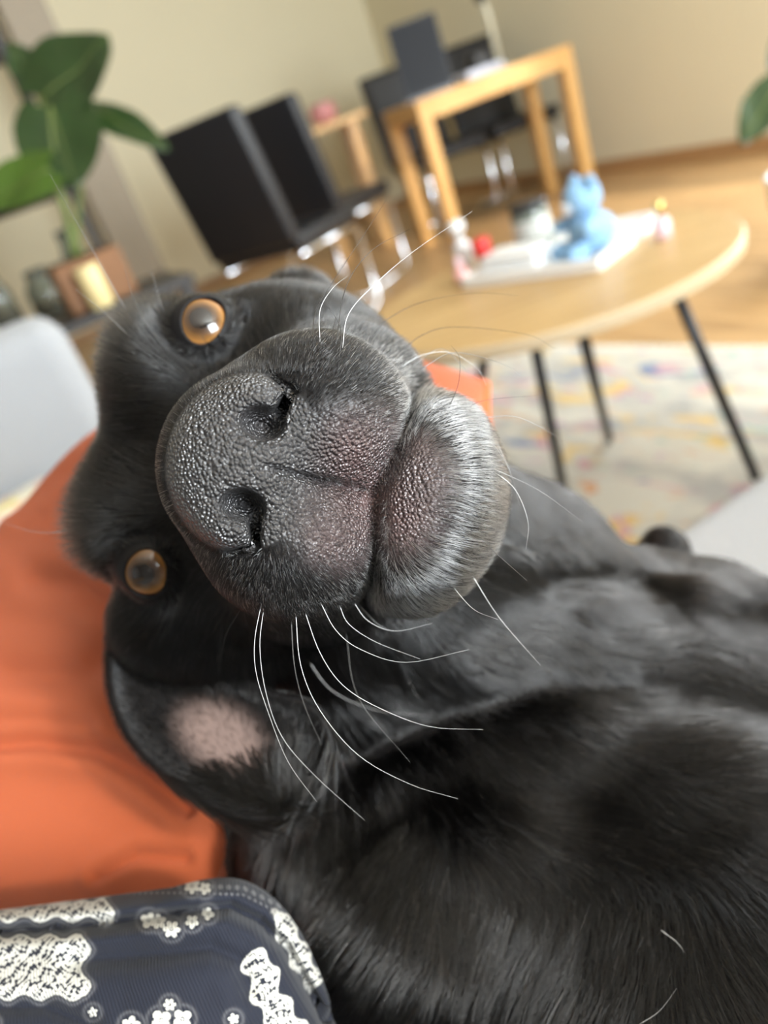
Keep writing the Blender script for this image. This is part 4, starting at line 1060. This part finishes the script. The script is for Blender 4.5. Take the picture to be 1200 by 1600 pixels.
# row of dots along the top hem
hem = 1384 - .00018 * np.clip(px - 250, -300, 300) ** 2 * -1 + np.where(px > 380, (px - 380) * .45, 0)
for off, per, R in ((0, 13, 4.2), (11, 9, 2.6)):
    yy = py - hem - off; xx = (px + off) % per - per / 2
    gr = np.maximum(gr, .85 * (1 - sstep(R - 1, R + .6, np.hypot(xx, yy))))
for (cx, cy, R, k_) in ((268, 1452, 15, 6), (232, 1438, 14, 4), (248, 1440, 13, 5), (300, 1440, 12, 5), (325, 1428, 11, 4), (300, 1384, 14, 6), (320, 1388, 11, 5), (145, 1582, 9, 5), (365, 1592, 10, 5), (265, 1570, 11, 6), (252, 1594, 18, 4), (285, 1592, 17, 4), (205, 1602, 16, 5), (240, 1640, 26, 6)):
    wh = np.maximum(wh, np.clip(flower(cx, cy, R, k_, cx), 0, 1))
    r_ = np.hypot(px - cx, py - cy); gr = np.maximum(gr, .45 * np.exp(-((r_ - R - 5) / 3) ** 2))
M_navy, n, l, b = new_mat('navy_print_jersey')
aw = n.new('ShaderNodeAttribute'); aw.attribute_name = 'print_white'; ag = n.new('ShaderNodeAttribute'); ag.attribute_name = 'print_grey'
g1 = n.new('ShaderNodeMix'); g1.data_type = 'RGBA'; g2 = n.new('ShaderNodeMix'); g2.data_type = 'RGBA'
g1.inputs['A'].default_value = srgb(32, 35, 46); g1.inputs['B'].default_value = srgb(104, 104, 108); g2.inputs['B'].default_value = srgb(206, 205, 198)
l.new(ag.outputs['Fac'], g1.inputs['Factor']); l.new(g1.outputs['Result'], g2.inputs['A']); l.new(aw.outputs['Fac'], g2.inputs['Factor']); l.new(g2.outputs['Result'], b.inputs['Base Color'])
b.inputs['Roughness'].default_value = .85; b.inputs['Sheen Weight'].default_value = .08; b.inputs['Specular IOR Level'].default_value = .25
tc = n.new('ShaderNodeTexCoord'); mp = n.new('ShaderNodeMapping'); mp.inputs['Rotation'].default_value = (0, 0, -.3); wv = n.new('ShaderNodeTexWave'); wv.inputs['Scale'].default_value = 330; wv.inputs['Distortion'].default_value = .6
bp = n.new('ShaderNodeBump'); bp.inputs['Distance'].default_value = .0003; bp.inputs['Strength'].default_value = .4
l.new(tc.outputs['Object'], mp.inputs[0]); l.new(mp.outputs[0], wv.inputs['Vector']); l.new(wv.outputs['Fac'], bp.inputs['Height']); l.new(bp.outputs[0], b.inputs['Normal'])
LB = c2w(pc(250, 1560, 27) / 100); LB[2] = SZ
LW = c2w(LV / 100); LW[:, 2] = np.maximum(LW[:, 2], SZ + .001)
leg = mesh_obj('person', LW - LB, LT, M_navy); leg.location = LB
attr(leg.data, 'print_white', wh); attr(leg.data, 'print_grey', gr)
tag(leg, 'person\'s bent knee in navy fabric printed with white lace and paisley', 'person')

# ------------------------------------------------------------------ things lying on the chaise by the arm
M_slate = plain('slate_cover', srgb(112, 120, 132), .5); M_card = plain('cream_page', srgb(228, 222, 208), .8)
q = at_z(30, 722, SZ + .02); tl = empty('tablet', (q[0], q[1], SZ + .006), YAW + .25); tag(tl, 'slim slate grey tablet propped against the sofa arm', 'tablet')
Mt = Matrix.Translation((0, .0, .001)) @ Matrix.Rotation(math.radians(-28), 4, 'X')
MB().box((-.24, -.006, 0), (.045, .006, .045), Mt).build('case', M_slate, tl, bevel=.004)
MB().box((-.235, -.0085, .004), (.04, -.0062, .041), Mt).build('screen', M_screen, tl)
M_mag, n, l, b = new_mat('magazine_cover')
tc = n.new('ShaderNodeTexCoord'); t = n.new('ShaderNodeTexNoise'); t.inputs['Scale'].default_value = 18; r = n.new('ShaderNodeValToRGB')
r.color_ramp.elements[0].position = .38; r.color_ramp.elements[0].color = srgb(226, 150, 130); r.color_ramp.elements[1].position = .5; r.color_ramp.elements[1].color = srgb(232, 226, 210)
e_ = r.color_ramp.elements.new(.66); e_.color = srgb(232, 214, 140)
l.new(tc.outputs['Object'], t.inputs['Vector']); l.new(t.outputs['Fac'], r.inputs[0]); l.new(r.outputs[0], b.inputs['Base Color'])
q = at_z(40, 760, SZ + .02); mg = empty('magazine', (q[0], q[1] - .13, SZ + .002), YAW + .2); tag(mg, 'pale magazine with pink and yellow print beside the orange cushion', 'magazine')
bm_obj('pages', soft_box((-.17, -.02, .001), (.10, .11, .016), .002), M_card, mg)
bm_obj('cover', soft_box((-.171, -.021, .0165), (.101, .111, .018), .0006, 1), M_mag, mg)
M_yel = plain('yellow_fabric', srgb(232, 196, 110), .9, noise=.1, nscale=80, bump=.6, bscale=400)
q = at_z(-22, 800, SZ + .03); yb = empty('yellow_pouch', (q[0] - .03, q[1] - .19, SZ + .003)); tag(yb, 'soft yellow fabric pouch at the edge beside the orange cushion', 'pouch')
blob('pouch_body', (0, 0, .034), (.052, .05, .034), M_yel, yb)
blob('gather', (.0, .01, .068), (.018, .018, .010), M_yel, yb)

# ------------------------------------------------------------------ whiskers and loose hairs
M_wh_w = plain('white_whisker', (.75, .74, .72, 1), .3); M_wh_d = plain('dark_whisker', (.02, .018, .016, 1), .3); M_wh_g = plain('grey_whisker', (.22, .21, .20, 1), .3)
def surf_depth(px, py, d0=15.0, d1=60.0):
    dr = pc(px, py, 1.0); t = d0
    for _ in range(90):
        s = float(sdf((dr * t)[None])[0])
        if s < .01: return t
        t += max(s * .8 / np.linalg.norm(dr), .01)
        if t > d1: return None
    return t
def whisker(pts, mat, r=.011, d_end=0.0, d0=None, bow=0.0):
    pts = np.array(pts, float); sd_ = surf_depth(*pts[0]) if d0 is None else d0
    sd_ = 23.0 if sd_ is None else sd_
    # smooth through the pixels (Catmull-Rom), depth eased from the root
    Q = np.concatenate([[2 * pts[0] - pts[1]], pts, [2 * pts[-1] - pts[-2]]]); out = []
    for i in range(1, len(Q) - 2):
        for t in np.linspace(0, 1, 6, endpoint=(i == len(Q) - 3)):
            p0, p1, p2_, p3 = Q[i - 1], Q[i], Q[i + 1], Q[i + 2]
            out.append(.5 * (2 * p1 + (p2_ - p0) * t + (2 * p0 - 5 * p1 + 4 * p2_ - p3) * t * t + (3 * p1 - p0 - 3 * p2_ + p3) * t ** 3))
    out = np.array(out); tt = np.linspace(0, 1, len(out))
    W = np.array([c2w(pc(x, y, sd_ + .06 + d_end * t - bow * math.sin(math.pi * t)) / 100) for (x, y), t in zip(out, tt)]) - DOG_BASE
    W[0] = W[0] + (W[0] - W[1]) * .5
    MB().tube(W, list(r / 100 * (1 - .82 * tt)), 6).build('whisker', mat, dog, smooth=True)
WH = [([(408, 945), (398, 1000), (400, 1050), (418, 1110), (450, 1190), (495, 1253)], 'w', 1.0), ([(412, 950), (406, 1010), (415, 1080), (440, 1150), (490, 1210), (570, 1282)], 'w', 1.5),
      ([(455, 968), (460, 1040), (475, 1100), (503, 1165)], 'g', 1.5), ([(462, 958), (470, 1040), (500, 1110), (560, 1180), (640, 1225), (715, 1248)], 'w', .6),
      ([(476, 955), (500, 1020), (535, 1070), (590, 1105), (670, 1135), (755, 1140)], 'w', .6), ([(500, 940), (525, 985), (564, 1015), (634, 1035), (733, 1015)], 'w', .2),
      ([(530, 945), (545, 975), (587, 1003), (657, 1030)], 'w', .2), ([(552, 940), (575, 970), (617, 986), (675, 974)], 'w', .2), ([(620, 975), (628, 1038), (653, 1091)], 'w', .8),
      ([(720, 950), (716, 1003), (698, 1073), (657, 1102)], 'g', 1.5), ([(706, 915), (740, 952), (778, 968)], 'w', -1.5), ([(736, 896), (780, 965), (845, 1040)], 'w', -.2), ([(762, 853), (823, 907)], 'g', -3.0),
      ([(770, 735), (805, 765), (825, 815), (822, 858)], 'w', .3), ([(765, 730), (840, 765), (910, 815)], 'g', .8), ([(725, 640), (760, 625), (840, 618)], 'd', .6), ([(745, 655), (800, 650), (850, 670), (880, 690)], 'g', .6),
      ([(524, 545), (540, 450), (580, 392), (640, 358)], 'd', .8), ([(535, 545), (545, 490), (590, 440), (650, 390), (738, 330)], 'w', 1.0), ([(490, 540), (492, 490), (520, 440), (560, 380), (605, 310)], 'd', 1.2),
      ([(517, 545), (523, 502), (532, 478)], 'd', .2), ([(530, 560), (533, 517), (517, 485), (498, 465)], 'd', .2), ([(624, 552), (659, 524), (710, 511), (820, 522), (868, 545)], 'd', .5),
      ([(582, 524), (607, 498), (660, 472), (740, 458), (810, 462)], 'd', .7), ([(626, 574), (659, 555), (703, 551), (745, 575), (760, 602)], 'w', .4), ([(660, 575), (710, 551), (783, 568), (816, 588)], 'g', .4),
      ([(500, 535), (500, 485), (520, 450), (545, 430)], 'w', .8), ([(700, 640), (716, 600), (718, 560), (705, 540)], 'd', .5), ([(640, 575), (690, 545), (730, 580), (768, 600)], 'g', .6),
      ([(350, 960), (345, 1000), (342, 1050), (346, 1092)], 'd', 2.0), ([(378, 948), (352, 995), (342, 1050)], 'd', 1.5), ([(540, 985), (560, 1090), (640, 1190)], 'g', -3.5), ([(480, 1030), (520, 1080), (590, 1110), (672, 1118)], 'w', 1.5),
      ([(640, 975), (680, 1000), (735, 968)], 'd', .5), ([(205, 500), (150, 400), (110, 330), (78, 272)], 'b', -4.5), ([(205, 528), (165, 490), (118, 452)], 'b', -3.0), ([(226, 500), (207, 462), (195, 420)], 'b', -3.0), ([(258, 490), (250, 470), (236, 420)], 'b', -1.0),
      ([(125, 828), (60, 832), (0, 815)], 'g', -1.0), ([(300, 575), (318, 580), (330, 590)], 'd', .2), ([(345, 570), (338, 545), (352, 528)], 'd', .2), ([(330, 590), (316, 574), (305, 562)], 'd', .1),
      ([(560, 945), (590, 975), (610, 985)], 'w', .4), ([(690, 965), (640, 985), (600, 975)], 'g', .3), ([(775, 690), (790, 720), (800, 745)], 'w', .2), ([(755, 690), (775, 700), (798, 740), (812, 790)], 'g', .3)]
MW = {'w': (M_wh_w, .0105), 'd': (M_wh_d, .0125), 'g': (M_wh_g, .0115), 'b': (M_wh_g, .016)}
for pts, c_, de in WH: whisker(pts, MW[c_][0], MW[c_][1], de)
# a few shed hairs lying on the coat
for pts in ([(1035, 1455), (1060, 1475), (1075, 1500), (1080, 1515)], [(1000, 1600), (1030, 1580), (1057, 1545)]):
    whisker(pts, M_wh_w, .006, -.2, d0=(surf_depth(*pts[0]) or 25) - .7)
